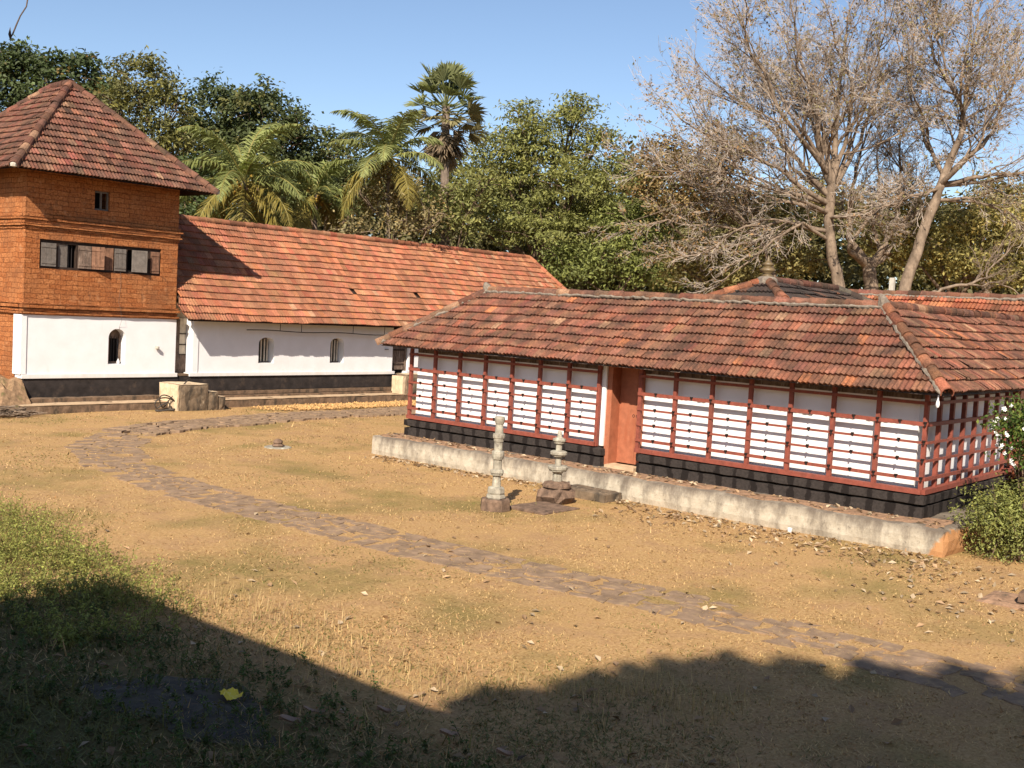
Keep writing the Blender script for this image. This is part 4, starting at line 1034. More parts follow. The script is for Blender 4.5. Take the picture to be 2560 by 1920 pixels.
# palmyra (fan palm)
rng = np.random.default_rng(210); D = 56
b = at(962, 640, D); b[2] = 0; c = at(964, 228, D)
fp = thing('fan_palm', 'tall fan palm with a grey skirt of dead leaves standing above the other trees', 'palm', tuple(b))
mb = MB(); k = np.linspace(0, 1, 20)[:, None]; mb.tube(b*(1-k)+c*k, np.linspace(.26, .2, 20), 9); mb.build('trunk', M_palm_trunk, fp)
def fan(mb, rng, base, d, pet, rad, col, ang=2.6, nseg=20, fold=.45):
    d = d/np.linalg.norm(d); s = np.cross(d, (0, 0, 1)); s /= np.linalg.norm(s)+1e-6; up = np.cross(s, d)
    s = s*math.cos(rng.normal(0, .4))+up*math.sin(rng.normal(0, .4)); up = np.cross(s, d)
    h = np.array(base)+d*pet; mb.tube([base, h], [.04, .025], 4, np.array(col)*1.2, cap=False)
    for i in range(nseg):
        a = (i/(nseg-1)-.5)*ang*rng.uniform(.97, 1.03)
        dd = d*math.cos(a)+s*math.sin(a)+up*(fold*(abs(a)/1.3)**1.5); dd /= np.linalg.norm(dd); r = rad*rng.uniform(.85, 1.1)
        ss = np.cross(dd, up); ss /= np.linalg.norm(ss)+1e-6; wv = ss*rad*.075; o = up*.03*(1 if i % 2 else -1)
        c1 = np.clip(np.array(col)*rng.uniform(.7, 1.3), 0, 1)
        tip = h+dd*r+np.array([0, 0, -.22*rad*rng.uniform(.3, 1.1)])
        mb.raw([h, h+dd*r*.6+wv+o, tip, h+dd*r*.6-wv+o], [(0, 1, 2, 3)], c1)
for i in range(42):
    q = i/41; az = i*2.399; el = R_(82-105*q+rng.normal(0, 6)); d = np.array([math.cos(el)*math.cos(az), math.cos(el)*math.sin(az), math.sin(el)])
    mb = MB(); fan(mb, rng, c+(0, 0, .2-.9*q), d, rng.uniform(.95, 1.5), rng.uniform(.9, 1.1), (.20, .215, .095) if q < .75 else (.22, .19, .09)); mb.build('frond', M_leaf, fp)
for i in range(30):
    az = i*2.399; q = i/30; el = R_(-35-45*rng.random()); d = np.array([math.cos(el)*math.cos(az), math.cos(el)*math.sin(az), math.sin(el)])
    mb = MB(); fan(mb, rng, c+(0, 0, -.7-1.2*q), d, rng.uniform(.5, 1.1), rng.uniform(.8, 1.05), np.array((.27, .20, .13))*rng.uniform(.55, 1.1), 2.0, 14, .6); mb.build('dead_frond', M_leaf, fp)

# bare trees
def grow(mb, mb2, rng, P0, d, L_, r, lvl, maxl, bias, cnt):
    n = 5 if lvl < 2 else 4
    P = [np.array(P0, float)]; d = d/np.linalg.norm(d)
    for k in range(n):
        d = d+rng.normal(0, .16 if lvl > 0 else .09, 3)+bias*.05*(1 if lvl < 3 else .5); d /= np.linalg.norm(d); P.append(P[-1]+d*L_/n)
    r1 = max(.006, r*.5)
    (mb if lvl < 3 else mb2).tube(P, np.linspace(r, r1, n+1), 7 if lvl == 0 else (5 if lvl < 2 else 3), cap=False)
    cnt[0] += n
    if lvl >= maxl: return
    nb = [5, 5, 4, 4, 3][min(lvl, 4)]
    for k in range(nb):
        f = .25+.75*(k+rng.random())/nb; q = min(f*n, n-.001); i0 = int(q); p = P[i0]*(1-(q-i0))+P[i0+1]*(q-i0); t = P[i0+1]-P[i0]; t /= np.linalg.norm(t)
        a = rng.normal(0, 1, 3); a -= t*(a@t); a /= np.linalg.norm(a)
        ang = rng.uniform(.32, .78); dd = t*math.cos(ang)+a*math.sin(ang)
        grow(mb, mb2, rng, p, dd, L_*rng.uniform(.45, .75)*(1-.25*f), max(.007, r*(1-.5*f)*rng.uniform(.45, .6)), lvl+1, maxl, bias, cnt)
    grow(mb, mb2, rng, P[-1], d, L_*.6, r1*.9, lvl+1, maxl, bias, cnt)


def bare(label, D, trunk, limbs, seed, name='bare_tree', leafy=None):
    """trunk and limbs as outline points (x, y, radius, depth offset) at distance D."""
    rng = np.random.default_rng(seed); m = mper(D)
    pts = lambda L_: (np.array([at(q[0], q[1], D+(q[3] if len(q) > 3 else 0)) for q in L_]), [q[2]*.64 for q in L_])
    r9 = random.Random(seed)
    limbs = limbs+[dict(lm, p=[lm['p'][0]]+[(q[0]+r9.uniform(-38, 38)*(j+1)/2, q[1]+r9.uniform(-22, 22), q[2]*.66, r9.uniform(-2.5, 2.5)) for j, q in enumerate(lm['p'][1:])]) for lm in limbs if lm.get('n', 9) > 5]
    P, r = pts(trunk); b = P[0].copy(); b[2] = 0
    P = np.concatenate([[b], P]); r = [r[0]*1.25]+r
    t = thing(name, label, 'tree', tuple(b), 'leafless trees at the right')
    mb, mb2 = MB(), MB(); cnt = [0]
    if 'fallen' in label: mb2 = mb
    tt = np.linspace(0, len(P)-1, len(P)*4); PP = np.stack([np.interp(tt, np.arange(len(P)), P[:, i]) for i in range(3)], -1)+rng.normal(0, .03, (len(tt), 3))
    mb.tube(PP, np.interp(tt, np.arange(len(r)), r), 10)
    for lm in limbs:
        P, r = pts(lm['p']); L0 = np.linalg.norm(np.diff(P, axis=0), axis=1).sum()
        tt = np.linspace(0, len(P)-1, len(P)*4); PP = np.stack([np.interp(tt, np.arange(len(P)), P[:, i]) for i in range(3)], -1); PP[1:-1] += np.cumsum(rng.normal(0, .07, (len(tt)-2, 3)), 0)*np.sin(np.linspace(0, np.pi, len(tt)-2))[:, None]
        rr = np.interp(tt, np.arange(len(r)), r); mb.tube(PP, rr, 7, cap=False)
        nb = lm.get('n', 9)
        for k in range(nb):
            f = lm.get('f0', .2)+(1-lm.get('f0', .2))*(k+rng.random()*.8)/nb; i0 = min(int(f*(len(PP)-1)), len(PP)-2); tdir = PP[i0+1]-PP[i0]; tdir /= np.linalg.norm(tdir)
            a = rng.normal(0, 1, 3); a -= tdir*(a@tdir); a /= np.linalg.norm(a); a[2] += lm.get('up', .2); ang = rng.uniform(.4, .9)
            grow(mb, mb2, rng, PP[i0], tdir*math.cos(ang)+a*math.sin(ang), lm.get('L', 2.6)*rng.uniform(.7, 1.15)*(1-.35*f), max(.03, rr[i0]*.5), lm.get('lvl', 1 if lm.get('bias', .5) > .3 else 2), 4, np.array([0, 0, lm.get('bias', .5)]), cnt)
        grow(mb, mb2, rng, PP[-1], PP[-1]-PP[-2], lm.get('L', 2.6)*.8, rr[-1], lm.get('lvl', 1 if lm.get('bias', .5) > .3 else 2), 4, np.array([0, 0, lm.get('bias', .5)]), cnt)
    mb.build('trunk', M_bark_pale, t, smooth=True); 
    if mb2 is not mb: mb2.build('twigs', M_twig, t)
    if leafy:
        V = np.concatenate(mb2.V); P = V[rng.integers(0, len(V), leafy)]+rng.normal(0, .06, (leafy, 3)); N_ = rng.normal(0, 1, (leafy, 3)); N_ /= np.linalg.norm(N_, axis=1)[:, None]
        cm = np.where(rng.random((leafy, 1)) < .5, np.array([[.27, .16, .07]]), np.array([[.22, .19, .075]]))
        mb = MB(); leaf_quads(mb, rng, P, N_, .16, .09, cm, .3); mb.build('dry_leaves', M_leaf, t)
    return t


bare('huge leafless tree with a fanned crown filling the sky left of the leaning trunk', 51,
     [(1815, 640, .46), (1800, 560, .40), (1790, 470, .36), (1795, 400, .34)],
     [dict(p=[(1795, 410, .30), (1810, 300, .22), (1815, 190, .15), (1830, 60, .08)], n=11, L=3.0),
      dict(p=[(1795, 400, .28), (1760, 320, .22), (1740, 220, .15, -1), (1720, 90, .08, -2)], n=11, L=3.0),
      dict(p=[(1790, 420, .24), (1720, 350, .17, 1), (1640, 270, .11, 2), (1560, 190, .06, 2)], n=11, L=2.8),
      dict(p=[(1790, 440, .22), (1700, 390, .15, -1), (1600, 340, .10, -2), (1490, 270, .06, -2)], n=10, L=2.6),
      dict(p=[(1790, 460, .18), (1690, 430, .12, 1), (1590, 400, .08, 1), (1450, 350, .05, 1)], n=9, L=2.0, bias=.2),
      dict(p=[(1800, 410, .20), (1860, 310, .14, 1), (1890, 200, .10, 2), (1900, 80, .06, 2)], n=9, L=2.6),
      dict(p=[(1795, 380, .2), (1690, 250, .13, -2), (1630, 130, .09, -3), (1600, 30, .05, -3)], n=10, L=2.8),
      dict(p=[(1790, 500, .16), (1700, 480, .11), (1600, 500, .08, -1), (1530, 540, .05, -1)], n=9, L=1.5, bias=-.3, up=0),
      dict(p=[(1792, 520, .14), (1730, 480, .10, -1), (1640, 530, .07, -2), (1560, 610, .04, -2)], n=8, L=1.3, bias=-.5, up=-.1),
      dict(p=[(1790, 470, .14), (1840, 460, .10), (1900, 440, .07), (1980, 400, .05)], n=8, L=1.8)], 301, leafy=6500)
bare('thick leaning leafless tree with forked trunk near the right edge', 50,
     [(1950, 640, .44), (1985, 530, .38), (2020, 430, .34), (2038, 380, .30)],
     [dict(p=[(2038, 385, .25), (2070, 280, .19), (2075, 200, .13), (2110, 60, .07)], n=11, L=2.9),
      dict(p=[(2030, 400, .22), (2110, 310, .16, 1), (2150, 230, .11, 2), (2210, 130, .06, 2)], n=10, L=2.8),
      dict(p=[(2030, 400, .20), (2130, 380, .13, -1), (2220, 370, .09, -2), (2300, 340, .05, -2)], n=9, L=2.2, bias=.1),
      dict(p=[(2072, 220, .13), (2030, 130, .09, -1), (1990, 20, .05, -1)], n=9, L=2.4, f0=.1),
      dict(p=[(2038, 380, .16), (2000, 300, .12, 2), (1970, 200, .08, 3), (1960, 80, .05, 3)], n=9, L=2.5),
      dict(p=[(2020, 430, .14), (2100, 440, .09), (2180, 470, .06), (2240, 540, .04)], n=7, L=1.3, bias=-.3, up=-.1),
      dict(p=[(2030, 410, .12), (1960, 420, .08, -1), (1900, 450, .05, -1)], n=6, L=1.3, bias=-.1)], 302, leafy=4200)
bare('pale stout leafless tree with lopped forks between the two large bare trees', 54,
     [(1880, 640, .55), (1880, 590, .52), (1875, 560, .42)],
     [dict(p=[(1870, 570, .36), (1840, 510, .24), (1850, 420, .18), (1875, 330, .10), (1890, 240, .06)], n=9, L=2.2, f0=.4),
      dict(p=[(1885, 570, .34), (1905, 540, .26), (1925, 500, .17), (1935, 400, .12), (1945, 300, .07)], n=9, L=2.2, f0=.4),
      dict(p=[(1885, 575, .22), (1915, 560, .2), (1918, 545, .18)], n=2, L=.5, lvl=3)], 303, leafy=600)
bare('sprawling grey leafless shrub tree with long low branches left of the huge bare tree', 53,
     [(1690, 650, .16), (1660, 560, .14), (1640, 510, .12)],
     [dict(p=[(1640, 510, .10), (1560, 430, .08), (1470, 390, .06), (1370, 340, .03)], n=9, lvl=2, L=1.7),
      dict(p=[(1640, 510, .09), (1540, 480, .07, -1), (1440, 470, .05, -1), (1370, 490, .03, -1)], n=9, L=1.4, bias=.1),
      dict(p=[(1650, 530, .09), (1600, 430, .07, 1), (1540, 350, .05, 1), (1460, 290, .03, 1)], n=9, lvl=2, L=1.8),
      dict(p=[(1640, 520, .08), (1560, 540, .06, -2), (1470, 560, .04, -2), (1400, 540, .03, -2)], n=8, L=1.2, bias=-.1)], 304, leafy=2500)
bare('low fallen grey branch tree behind the rear roof at the right', 45,
     [(2000, 640, .10), (2040, 622, .10), (2100, 612, .09)],
     [dict(p=[(2100, 612, .08), (2140, 590, .06), (2180, 540, .04)], n=6, L=1.0, lvl=2), dict(p=[(2090, 614, .07), (2150, 620, .05), (2212, 640, .03)], n=5, L=.8, lvl=2)], 305)
b = at(1924, 655, 44); b[2] = 0; tp = at(1924, 600, 44)
mb = MB(); mb.box(b[0]-.09, b[0]+.09, b[1]-.09, b[1]+.09, 0, tp[2]); tag(mb.build('fence_post', M_pale), 'pale square concrete post standing behind the rear roof ridge', 'post')

# ------------------------------------------------------------------ shrubs at the right
def shrub(name, label, c, r, n, col, leaf, seed, col2=None, stems=14, zmin=.02):
    rng = np.random.default_rng(seed); t = thing(name, label, 'shrub', (c[0], c[1], 0))
    mb = MB(); c = np.array(c, float); r = np.array(r, float)
    mbl = MB(); PP = []
    for k in range(stems):
        a = rng.uniform(0, 6.28); e = c+np.array([math.cos(a)*r[0]*rng.uniform(.3, .95), math.sin(a)*r[1]*rng.uniform(.3, .95), r[2]*rng.uniform(.2, .95)])
        b_ = np.array([c[0]+rng.normal(0, .15), c[1]+rng.normal(0, .15), 0]); mb.tube([b_, (b_+e)/2+rng.normal(0, .08, 3), e], [.018, .012, .004], 4, cap=False)
    mb.build('stems', M_bark, t)
    d = rng.normal(0, 1, (n, 3)); d /= np.linalg.norm(d, axis=1)[:, None]; d[:, 2] = np.abs(d[:, 2])*rng.choice([1, 1, -1], n)
    k = (rng.random((n, 1))**.4)*(1+.34*vnoise(d*4.5+seed)[:, :1]+.12*vnoise(d*11+seed)[:, 1:2]); P = c+d*r*k; ok = P[:, 2] > zmin; P, d = P[ok], d[ok]
    N_ = d*.5+(0, 0, .4)+rng.normal(0, .6, P.shape); N_ /= np.linalg.norm(N_, axis=1)[:, None]
    cc = np.array(col)[None]*(1+.3*vnoise(P*5)[:, :1])
    if col2: q = (rng.random((len(P), 1)) < col2[1]); cc = np.where(q, np.array(col2[0])[None], cc)
    leaf_quads(mbl, rng, P, N_, leaf[0], leaf[1], cc, .25, .1); mbl.build('foliage', M_leaf, t)
    return t


shrub('leafy_bush', 'dense green bush against the right end of the platform, below the lattice corner', (20.55, 5.55, .55), (.78, .85, .85), 6500, (.22, .235, .07), (.075, .032), 401, ((.21, .20, .05), .2))
shrub('leafy_bush', 'second green bush beyond the platform corner at the right edge', (21.9, 5.2, .55), (.9, .9, .9), 5500, (.19, .21, .06), (.08, .036), 402, ((.19, .19, .05), .2))
shrub('croton', 'dark red leaved plant growing behind the green bush by the side lattice', (23.3, 6.1, .75), (.6, .45, .65), 1500, (.06, .015, .012), (.16, .06), 403, ((.26, .07, .02), .25))
fl = shrub('flowering_shrub', 'tall shrub with small white flowers leaning in at the right edge before the lattice', (21.0, 5.2, 2.25), (.80, .85, .72), 6500, (.075, .12, .025), (.085, .045), 404, ((.16, .19, .04), .25), stems=16, zmin=1.3)
rng = np.random.default_rng(405)
for k in range(46):
    mb = MB(); d = rng.normal(0, 1, 3); d /= np.linalg.norm(d); d[0] = -abs(d[0]); p = np.array((21.0, 5.2, 2.25))+d*np.array((.83, .87, .73))
    ctr = len(mb.V); V = [p]; n5 = 15
    for j in range(n5):
        a = j/n5*6.283; r_ = .020+.018*abs(math.sin(2.5*a)); V.append(p+np.array([-.008*math.cos(5*a)-.006, r_*math.cos(a), r_*math.sin(a)]))
    mb.raw(V, [(0, 1+j, 1+(j+1) % n5) for j in range(n5)], (.85, .85, .80)); mb.build('flower', M_attr, fl)

# ------------------------------------------------------------------ grass, weeds, leaves
def patch(u, v): return .5+.25*np.sin(u*.8+1.7*np.sin(v*.45))+.25*np.sin(v*1.1+1.3*np.sin(u*.6+2))


def blocked(u, v):
    a = (u > 19.45) & (u < 36) & (v > 6.28) & (v < 21.2)
    b_ = (v > 32.25)
    c = ((u-16.25)**2+(v-13.95)**2 < .1) | ((np.abs(u-17.95) < .37) & (np.abs(v-13.75) < .37)) | ((u > 16.75) & (u < 17.75) & (v > 3.5) & (v < 5))
    return a | b_ | c


pc = np.array([cpt(s) for s in np.arange(0, S_[-1], .4)])
def path_d(u, v):
    out = np.full(len(u), 9.)
    for p in pc: out = np.minimum(out, np.hypot(u-p[0], v-p[1]))
    return out


rng = np.random.default_rng(500); n = 330000
ang = YAW+rng.uniform(-.50, .50, n); rad = 4.2*(40/4.2)**(rng.random(n)**1.15)
u, v = rad*np.cos(ang), rad*np.sin(ang)
ok = ~blocked(u, v); u, v, rad = u[ok], v[ok], rad[ok]
pd = path_d(u, v); keep = (pd > .8) | (rng.random(len(u)) < .38); u, v, rad, pd = u[keep], v[keep], rad[keep], pd[keep]
n = len(u); near = np.clip((10.-u)/4, 0, 1)
green = np.clip((patch(u, v)-.55)*1.6, 0, .55)+near*.6  # more green blades near the viewer, darkening the foreground shade through their colour
clump = (patch(u*5, v*5)+patch(u*11+3, v*9)+1.4*patch(u*1.6+5, v*1.3))/3.4; clump = np.clip((clump-.3)*2.2, 0, 1)
keep = rng.random(n) < (.12+.95*clump); u, v, rad, near, green, pd = u[keep], v[keep], rad[keep], near[keep], green[keep], pd[keep]; n = len(u)
h = rng.uniform(.008, .026, n)*(1+1.2*near+.015*rad); tall = rng.random(n) < .008+.03*near; h[tall] *= rng.uniform(2, 4.5, tall.sum())
a = rng.uniform(0, 6.28, n); lean = rng.uniform(.8, 3.2, n); lean[tall] *= .35; w = rng.uniform(.003, .006, n)*(1+.07*rad)
base = np.stack([u, v, ground_z(u, v)-.004], -1); dirv = np.stack([np.cos(a), np.sin(a), 0*a], -1); sd = np.stack([-np.sin(a), np.cos(a), 0*a], -1)*w[:, None]
tip = base+dirv*(h*lean)[:, None]+np.stack([0*h, 0*h, h], -1)
straw = np.array([.54, .365, .165]); gr = np.array([.17, .16, .045]); red = np.array([.44, .245, .11])
g_ = (rng.random(n) < green)[:, None]; cc = np.where(g_, gr, np.where((rng.random(n) < .2)[:, None], red, straw))*rng.uniform(.6, 1.2, (n, 1))
mb = MB(); mb.raw(np.stack([base-sd, base+sd, tip], 1).reshape(-1, 3), np.arange(3*n).reshape(-1, 3), np.repeat(np.clip(cc, 0, 1), 3, 0))
tag(mb.build('dry_grass', M_grass), 'short dry grass over the court', 'grass', kind='stuff')

# weeds of the near bank
def weeds(name, label, pts, hts, col, seed, leaf=.05, per=26, stemc=(.16, .15, .05), col2=None):
    rng = np.random.default_rng(seed); mb = MB()
    for (x, y), h in zip(pts, hts):
        z = float(ground_z(np.array(x), np.array(y))); d = np.array([rng.normal(0, .22), rng.normal(0, .22), 1.0]); b_ = np.array([x, y, z-.01])
        P = [b_, b_+d*h*.5, b_+d*h+np.array([rng.normal(0, .05), rng.normal(0, .05), -.02])]; mb.tube(P, [.005, .004, .002], 3, stemc, cap=False)
        k = rng.uniform(.12, 1, per); Q = b_+np.outer(k, d*h)+rng.normal(0, .045, (per, 3))*np.array([1, 1, .3])*(1.3-k[:, None]*.7)*min(1.6, h/.3)
        N_ = rng.normal(0, .5, (per, 3))+(0, 0, .8); N_ /= np.linalg.norm(N_, axis=1)[:, None]
        c = np.array(col)*rng.uniform(.75, 1.3)
        if col2 is not None and rng.random() < .3: c = np.array(col2)*rng.uniform(.8, 1.2)
        leaf_quads(mb, rng, Q, N_, leaf, leaf*.42, c, .2, .2)
    return tag(mb.build(name, M_leaf), label, 'weeds', kind='stuff')


rng = np.random.default_rng(510); pts, hs = [], []
while len(pts) < 1250:
    u_, v_ = rng.uniform(5.6, 9.0), rng.uniform(10.6, 18.5)
    edge = 8.25+.10*(v_-13)-max(0, 13.2-v_)*.22
    if u_ > edge-abs(rng.normal(0, .4)): continue
    if rng.random() > .75+.45*math.sin(u_*3+v_*2): continue
    pts.append((u_, v_)); hs.append(rng.uniform(.16, .46)*(1 if v_ < 14.5 else 1.3)*min(1, .45+(u_-5.6)/2))
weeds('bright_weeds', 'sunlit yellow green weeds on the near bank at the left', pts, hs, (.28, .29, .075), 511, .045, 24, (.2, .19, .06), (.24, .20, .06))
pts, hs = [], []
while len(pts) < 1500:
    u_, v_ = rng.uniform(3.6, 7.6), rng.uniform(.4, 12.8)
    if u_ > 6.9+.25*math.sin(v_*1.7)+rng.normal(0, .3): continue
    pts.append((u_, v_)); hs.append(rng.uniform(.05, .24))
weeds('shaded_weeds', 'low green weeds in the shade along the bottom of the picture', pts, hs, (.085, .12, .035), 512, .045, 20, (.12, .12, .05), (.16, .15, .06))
# straw tufts along the shade edge
rng = np.random.default_rng(515); mb = MB(); n = 2000
v = rng.uniform(5, 12.6, n); u = 8.0+.3*np.sin(v*1.3)+rng.normal(0, .42, n)+np.clip(8.3-v, 0, 3)*.5
h = rng.uniform(.04, .17, n); a = rng.uniform(0, 6.28, n); l = rng.uniform(.05, .7, n)
base = np.stack([u, v, ground_z(u, v)-.005], -1); sd = np.stack([-np.sin(a), np.cos(a), 0*a], -1)*.0035
tip = base+np.stack([np.cos(a)*h*l, np.sin(a)*h*l, h], -1); midp = (base+tip)/2+np.stack([0*h, 0*h, h*.12], -1)
V = np.stack([base-sd, base+sd, midp+sd*.8, midp-sd*.8, tip], 1); idx = np.arange(n)[:, None]*5
cc = np.array([.47, .34, .16])*rng.uniform(.55, 1.2, (n, 1))
mb.raw(V.reshape(-1, 3), [idx+np.array([[0, 1, 2, 3]]), idx+np.array([[3, 2, 4]])], np.repeat(cc, 5, 0))
tag(mb.build('straw_tufts', M_grass), 'upright straw stalks along the shadow edge', 'grass', kind='stuff')

# fallen leaves
rng = np.random.default_rng(520); P = []
for k in range(1050):
    v_ = rng.uniform(6.2, 20.6); s_w = .25+1.2*(v_ < 12.5)*rng.random()
    u_ = 19.4-abs(rng.normal(0, .28+.55*(v_ < 12.6)))-.03
    if v_ > 12.6 and rng.random() < .35: continue
    P.append((u_, v_))
for k in range(130): P.append((rng.uniform(15.6, 19.2), rng.uniform(4.2, 6.6)))
for k in range(420):
    a_ = YAW+rng.uniform(-.48, .48); r_ = 4.5*(20/4.5)**rng.random(); P.append((r_*math.cos(a_), r_*math.sin(a_)))
for k in range(240): P.append((rng.uniform(19.65, 20.15), rng.uniform(6.4, 21)))
P = np.array(P); P = P[~((P[:, 0] > 19.46) & (P[:, 0] < 19.6) & (P[:, 1] > 6.3))]
z = np.where((P[:, 0] > 19.5) & (P[:, 1] > 6.28), .53, ground_z(P[:, 0], P[:, 1])+.03); n = len(P); onp_ = z > .5
N_ = np.array([0, 0, 1.])+rng.normal(0, .35, (n, 3)); N_ /= np.linalg.norm(N_, axis=1)[:, None]
cc = np.where((rng.random((n, 1)) < .45), np.array([[.37, .28, .18]]), np.array([[.26, .165, .09]]))
mb = MB(); leaf_quads(mb, rng, np.concatenate([P, z[:, None]], 1), N_, .12, .07, cc, .25, .15)
tag(mb.build('fallen_leaves', M_dead), 'dry fallen leaves strewn along the platform foot and over the court', 'leaves', kind='stuff')

# big dry leaves near the camera
for (x, y, s_, lab) in ((625, 1578, .16, 'large curled dry leaf lying in the shade, left of centre at the bottom'), (970, 1588, .15, 'large dry leaf in the shade near the bottom centre'), (1090, 1628, .13, 'pale dry leaf at the very bottom of the picture near the centre'),
                        (830, 1540, .12, 'dry leaf in the shade just below the shadow edge'), (668, 1548, .10, 'small dry leaf right of the yellow wrapper'), (1420, 1660, .10, 'dry leaf at the bottom edge right of centre')):
    d = dray(x, y); tt = (.1-EYE)/d[2]; p = CAM+d*tt; p[2] = ground_z(p[0], p[1])+.06
    mb = MB(); r2 = np.random.default_rng(int(x)); V = []; m_ = 7
    for i_ in range(m_+1):
        f = i_/m_; wd = math.sin(f*math.pi)**.7*.34*s_+.002
        for j in (-1, 0, 1): V.append(p+np.array([(f-.5)*s_*1.2*.8+j*wd*.6, (f-.5)*s_*-.7+j*wd, .02*math.cos(f*4)+.035*abs(j)*(1 if s_ > .1 else .6)]))
    mb.raw(V, [(a_*3+b_, a_*3+b_+1, a_*3+b_+4, a_*3+b_+3) for a_ in range(m_) for b_ in (0, 1)], np.array((.36, .24, .17))*r2.uniform(.8, 1.15))
    tag(mb.build('dry_leaf', M_dead), lab, 'leaf', 'large dry leaves in the foreground')

# litter
def gp(x, y, dz=0.):
    d = dray(x, y); tt = (.12-EYE)/d[2]; p = CAM+d*tt; p[2] = float(ground_z(p[0], p[1]))+dz; return p
p = gp(496, 1518, .05); mb = MB(); r2 = np.random.default_rng(4)
G_ = np.linspace(-1, 1, 7)
V = [p+np.array([a_*.085+b_*.02+r2.normal(0, .006), b_*.12+r2.normal(0, .008), .015+.045*abs(math.sin(2.3*a_+1.1*b_))*abs(math.cos(1.7*b_-a_))+abs(r2.normal(0, .012))]) for a_ in G_ for b_ in G_]
mb.raw(V, [(i_*7+j, i_*7+j+1, i_*7+j+8, i_*7+j+7) for i_ in range(6) for j in range(6)]); wr = mb.build('wrapper', M_yellow)
tag(wr, 'crumpled yellow wrapper lying in the dark foreground shade', 'wrapper')
mb = MB(); mb.raw([np.array(q)+(0, 0, .006) for q in (V[16], V[17], V[18], V[23], V[24], V[25])], [(0, 1, 4, 3), (1, 2, 5, 4)]); mb.build('white_panel', M_paper, wr)
p = gp(1706, 1150, 0); p[:2] = (19.28, 9.13); mb = MB(); mb.lathe([(.035, 0), (.05, .1), (.045, .1), (.03, .01)], (p[0], p[1], float(ground_z(p[0], p[1]))), 10); tag(mb.build('paper_cup', M_paper), 'white paper cup standing by the foot of the platform', 'cup')
p = gp(400, 1525); mb = MB(); n_ = 36; r2 = np.random.default_rng(6)
V = [p+(0, 0, .035)]; 
for rr, zz_ in ((.5, .03), (1.0, .008)):
    for k in range(n_): a_ = k/n_*6.283; s2 = rr*(1+.18*math.sin(3*a_+1)+.1*math.sin(7*a_)); x_, y_ = p[0]+.62*s2*math.cos(a_), p[1]+1.15*s2*math.sin(a_); V.append((x_, y_, float(ground_z(x_, y_))+zz_))
mb.raw(V, [(0, 1+k, 1+(k+1) % n_) for k in range(n_)]+[(1+k, 1+n_+k, 1+n_+(k+1) % n_, 1+(k+1) % n_) for k in range(n_)])
kind(mb.build('burnt_ground', M_ash), 'structure')
# twigs pile at the left foot of the tower
mb = MB(); r2 = np.random.default_rng(9)
for k in range(60):
    a_ = r2.uniform(-.5, .5)+(0 if r2.random() < .7 else 1.4); L_ = r2.uniform(.3, 1.0); c0 = np.array([15.0+r2.normal(0, .35), 32.1+r2.normal(0, .22), .05+abs(r2.normal(0, .09))]); d = np.array([math.cos(a_), -math.sin(a_), r2.normal(0, .1)])*L_/2
    mb.tube([c0-d, c0+r2.normal(0, .03, 3), c0+d], [.02, .018, .01], 5)
tag(mb.build('brushwood_pile', M_bark_pale), 'heap of grey brushwood on the ground left of the veranda', 'brushwood')
mb = MB(); X = np.linspace(12.5, 16.05, 16); Y = np.linspace(32.3, 39, 20); r2 = np.random.default_rng(10)
V = np.array([(x, y, .95*min(1, max(0, (y-32.3)/1.0))*min(1, .35+(x-12.5)/2.5)*(.8+.35*r2.random())+r2.normal(0, .05)-.02) for x in X for y in Y]); i = np.arange(15)[:, None]*20+np.arange(19)[None]
mb.raw(V, np.stack([i, i+20, i+21, i+1], -1).reshape(-1, 4)); kind(mb.build('earth_bank', simple('bank_soil', (.24, .15, .085), .4, 7, .95, .8, 14, [(4, (.10, .09, .035), .52, .68), (9, (.40, .27, .16), .6, .75)])), 'structure')

# hanging twig, upper left, part of the tree overhead
P = [at(x, y, 4.2) for x, y in ((75, -420), (68, -200), (64, -60), (60, -5), (57, 14), (44, 34), (36, 52), (28, 72), (21, 85))]
mb = MB(); mb.tube(P, [.014, .008, .0045, .0030, .0026, .0026, .003, .003, .002], 5); q = P[-1]; mb.raw([q, q+RI*.008+UP*.004, q+RI*.002+UP*.05, q-RI*.006+UP*.02], [(0, 1, 2, 3)])
tag(mb.build('twig', M_bark), 'thin dark twig hanging into the upper left corner against the sky', 'twig')

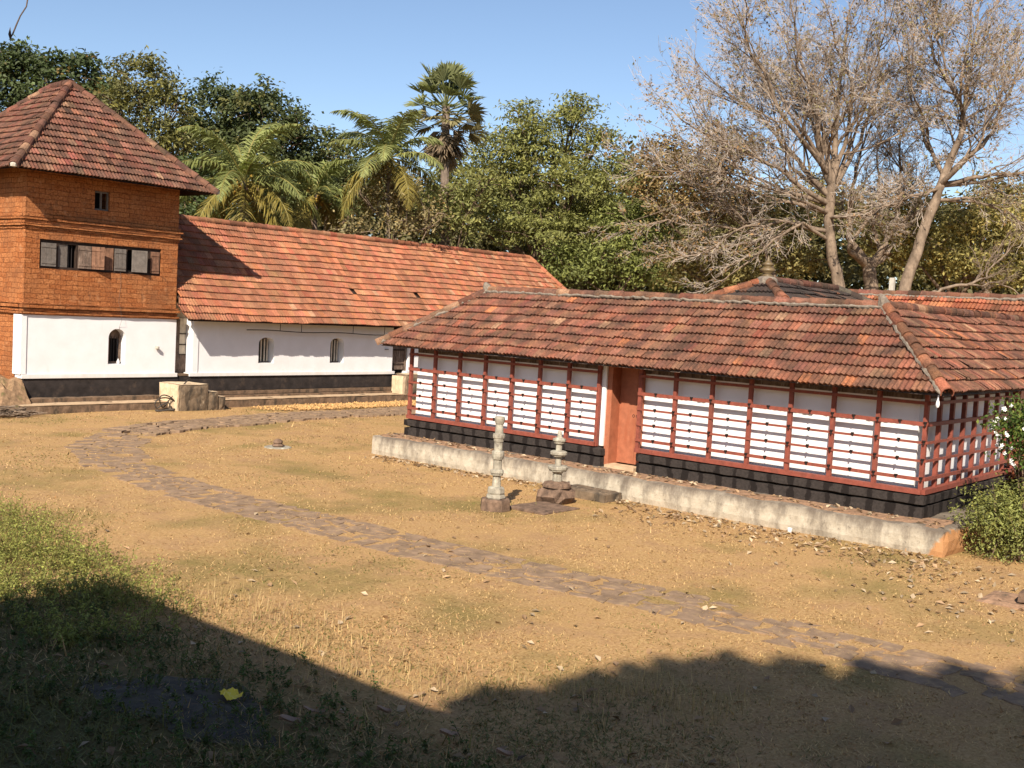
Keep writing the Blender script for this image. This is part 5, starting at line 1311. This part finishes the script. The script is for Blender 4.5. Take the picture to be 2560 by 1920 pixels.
# ------------------------------------------------------------------ the gatehouse behind the viewer and the trees beside it (they shade the foreground)
gh = thing('gatehouse', 'tiled gatehouse behind the viewer whose roof shades the foreground', 'building', (-.4, 0, 0))
mb = MB(); wall(mb, 'u', -.75, .4, -14, 8.2, 0, 5.9, [(-.9, .9, 2.9, 5.0)]); mb.box(-8, -.75, 7.9, 8.2, 0, 5.9); mb.box(-8.3, -8, -14, 8.2, 0, 5.9); mb.box(-8, -.75, -14, -13.7, 0, 5.9); mb.build('wall', M_lat, gh)
mb = MB(); V = [(.88, -15, 5.85), (.88, 9.2, 5.85), (-9.2, 9.1, 5.85), (-9.2, -15, 5.85), (-4.2, 4.5, 9.6), (-4.2, -10.5, 9.6)]
mb.raw(V+[(x, y, z-.1) for x, y, z in V], [(0, 1, 4, 5), (1, 2, 4), (2, 3, 5, 4), (3, 0, 5), (0, 1, 7, 6), (1, 2, 8, 7), (2, 3, 9, 8), (3, 0, 6, 9)]); mb.build('roof', M_tile_old, gh)


def shade_tree(label, c, r, seed, n=6500):
    rng = np.random.default_rng(seed); t = thing('shade_tree', label, 'tree', (c[0], c[1], 0), 'trees behind the viewer')
    mb = MB(); mb.tube([(c[0], c[1], 0), (c[0]+.1, c[1], c[2]*.5), (c[0], c[1], c[2])], [.4, .3, .15], 8); mb.build('trunk', M_bark, t)
    d = rng.normal(0, 1, (n, 3)); d /= np.linalg.norm(d, axis=1)[:, None]; P = np.array(c)+d*np.array(r)*(rng.random((n, 1))**.4)*(1+.2*vnoise(d*4+seed)[:, :1]+.1*vnoise(d*11+seed)[:, 1:2])
    N_ = rng.normal(0, 1, (n, 3)); N_ /= np.linalg.norm(N_, axis=1)[:, None]
    mb = MB(); leaf_quads(mb, rng, P, N_, .45, .28, np.array((.06, .08, .03)), .25); mb.build('crown', M_leaf, t)


shade_tree('tall dense tree behind the gatehouse, nearest to the viewer', (-5.25, -3.5, 12.2), (1.9, 1.9, 1.9), 601)
shade_tree('small dense tree behind the gatehouse, left of the tall ones', (-5.25, -1.42, 11.0), (1.15, 1.15, 1.1), 604, 6000)
shade_tree('tall dense tree behind the gatehouse, second from the viewer', (-4.4, -5.25, 12.4), (1.85, 1.85, 1.85), 602)
shade_tree('tall dense tree behind the gatehouse, furthest right', (-2.95, -7.5, 12.6), (2.3, 2.3, 2.2), 603)
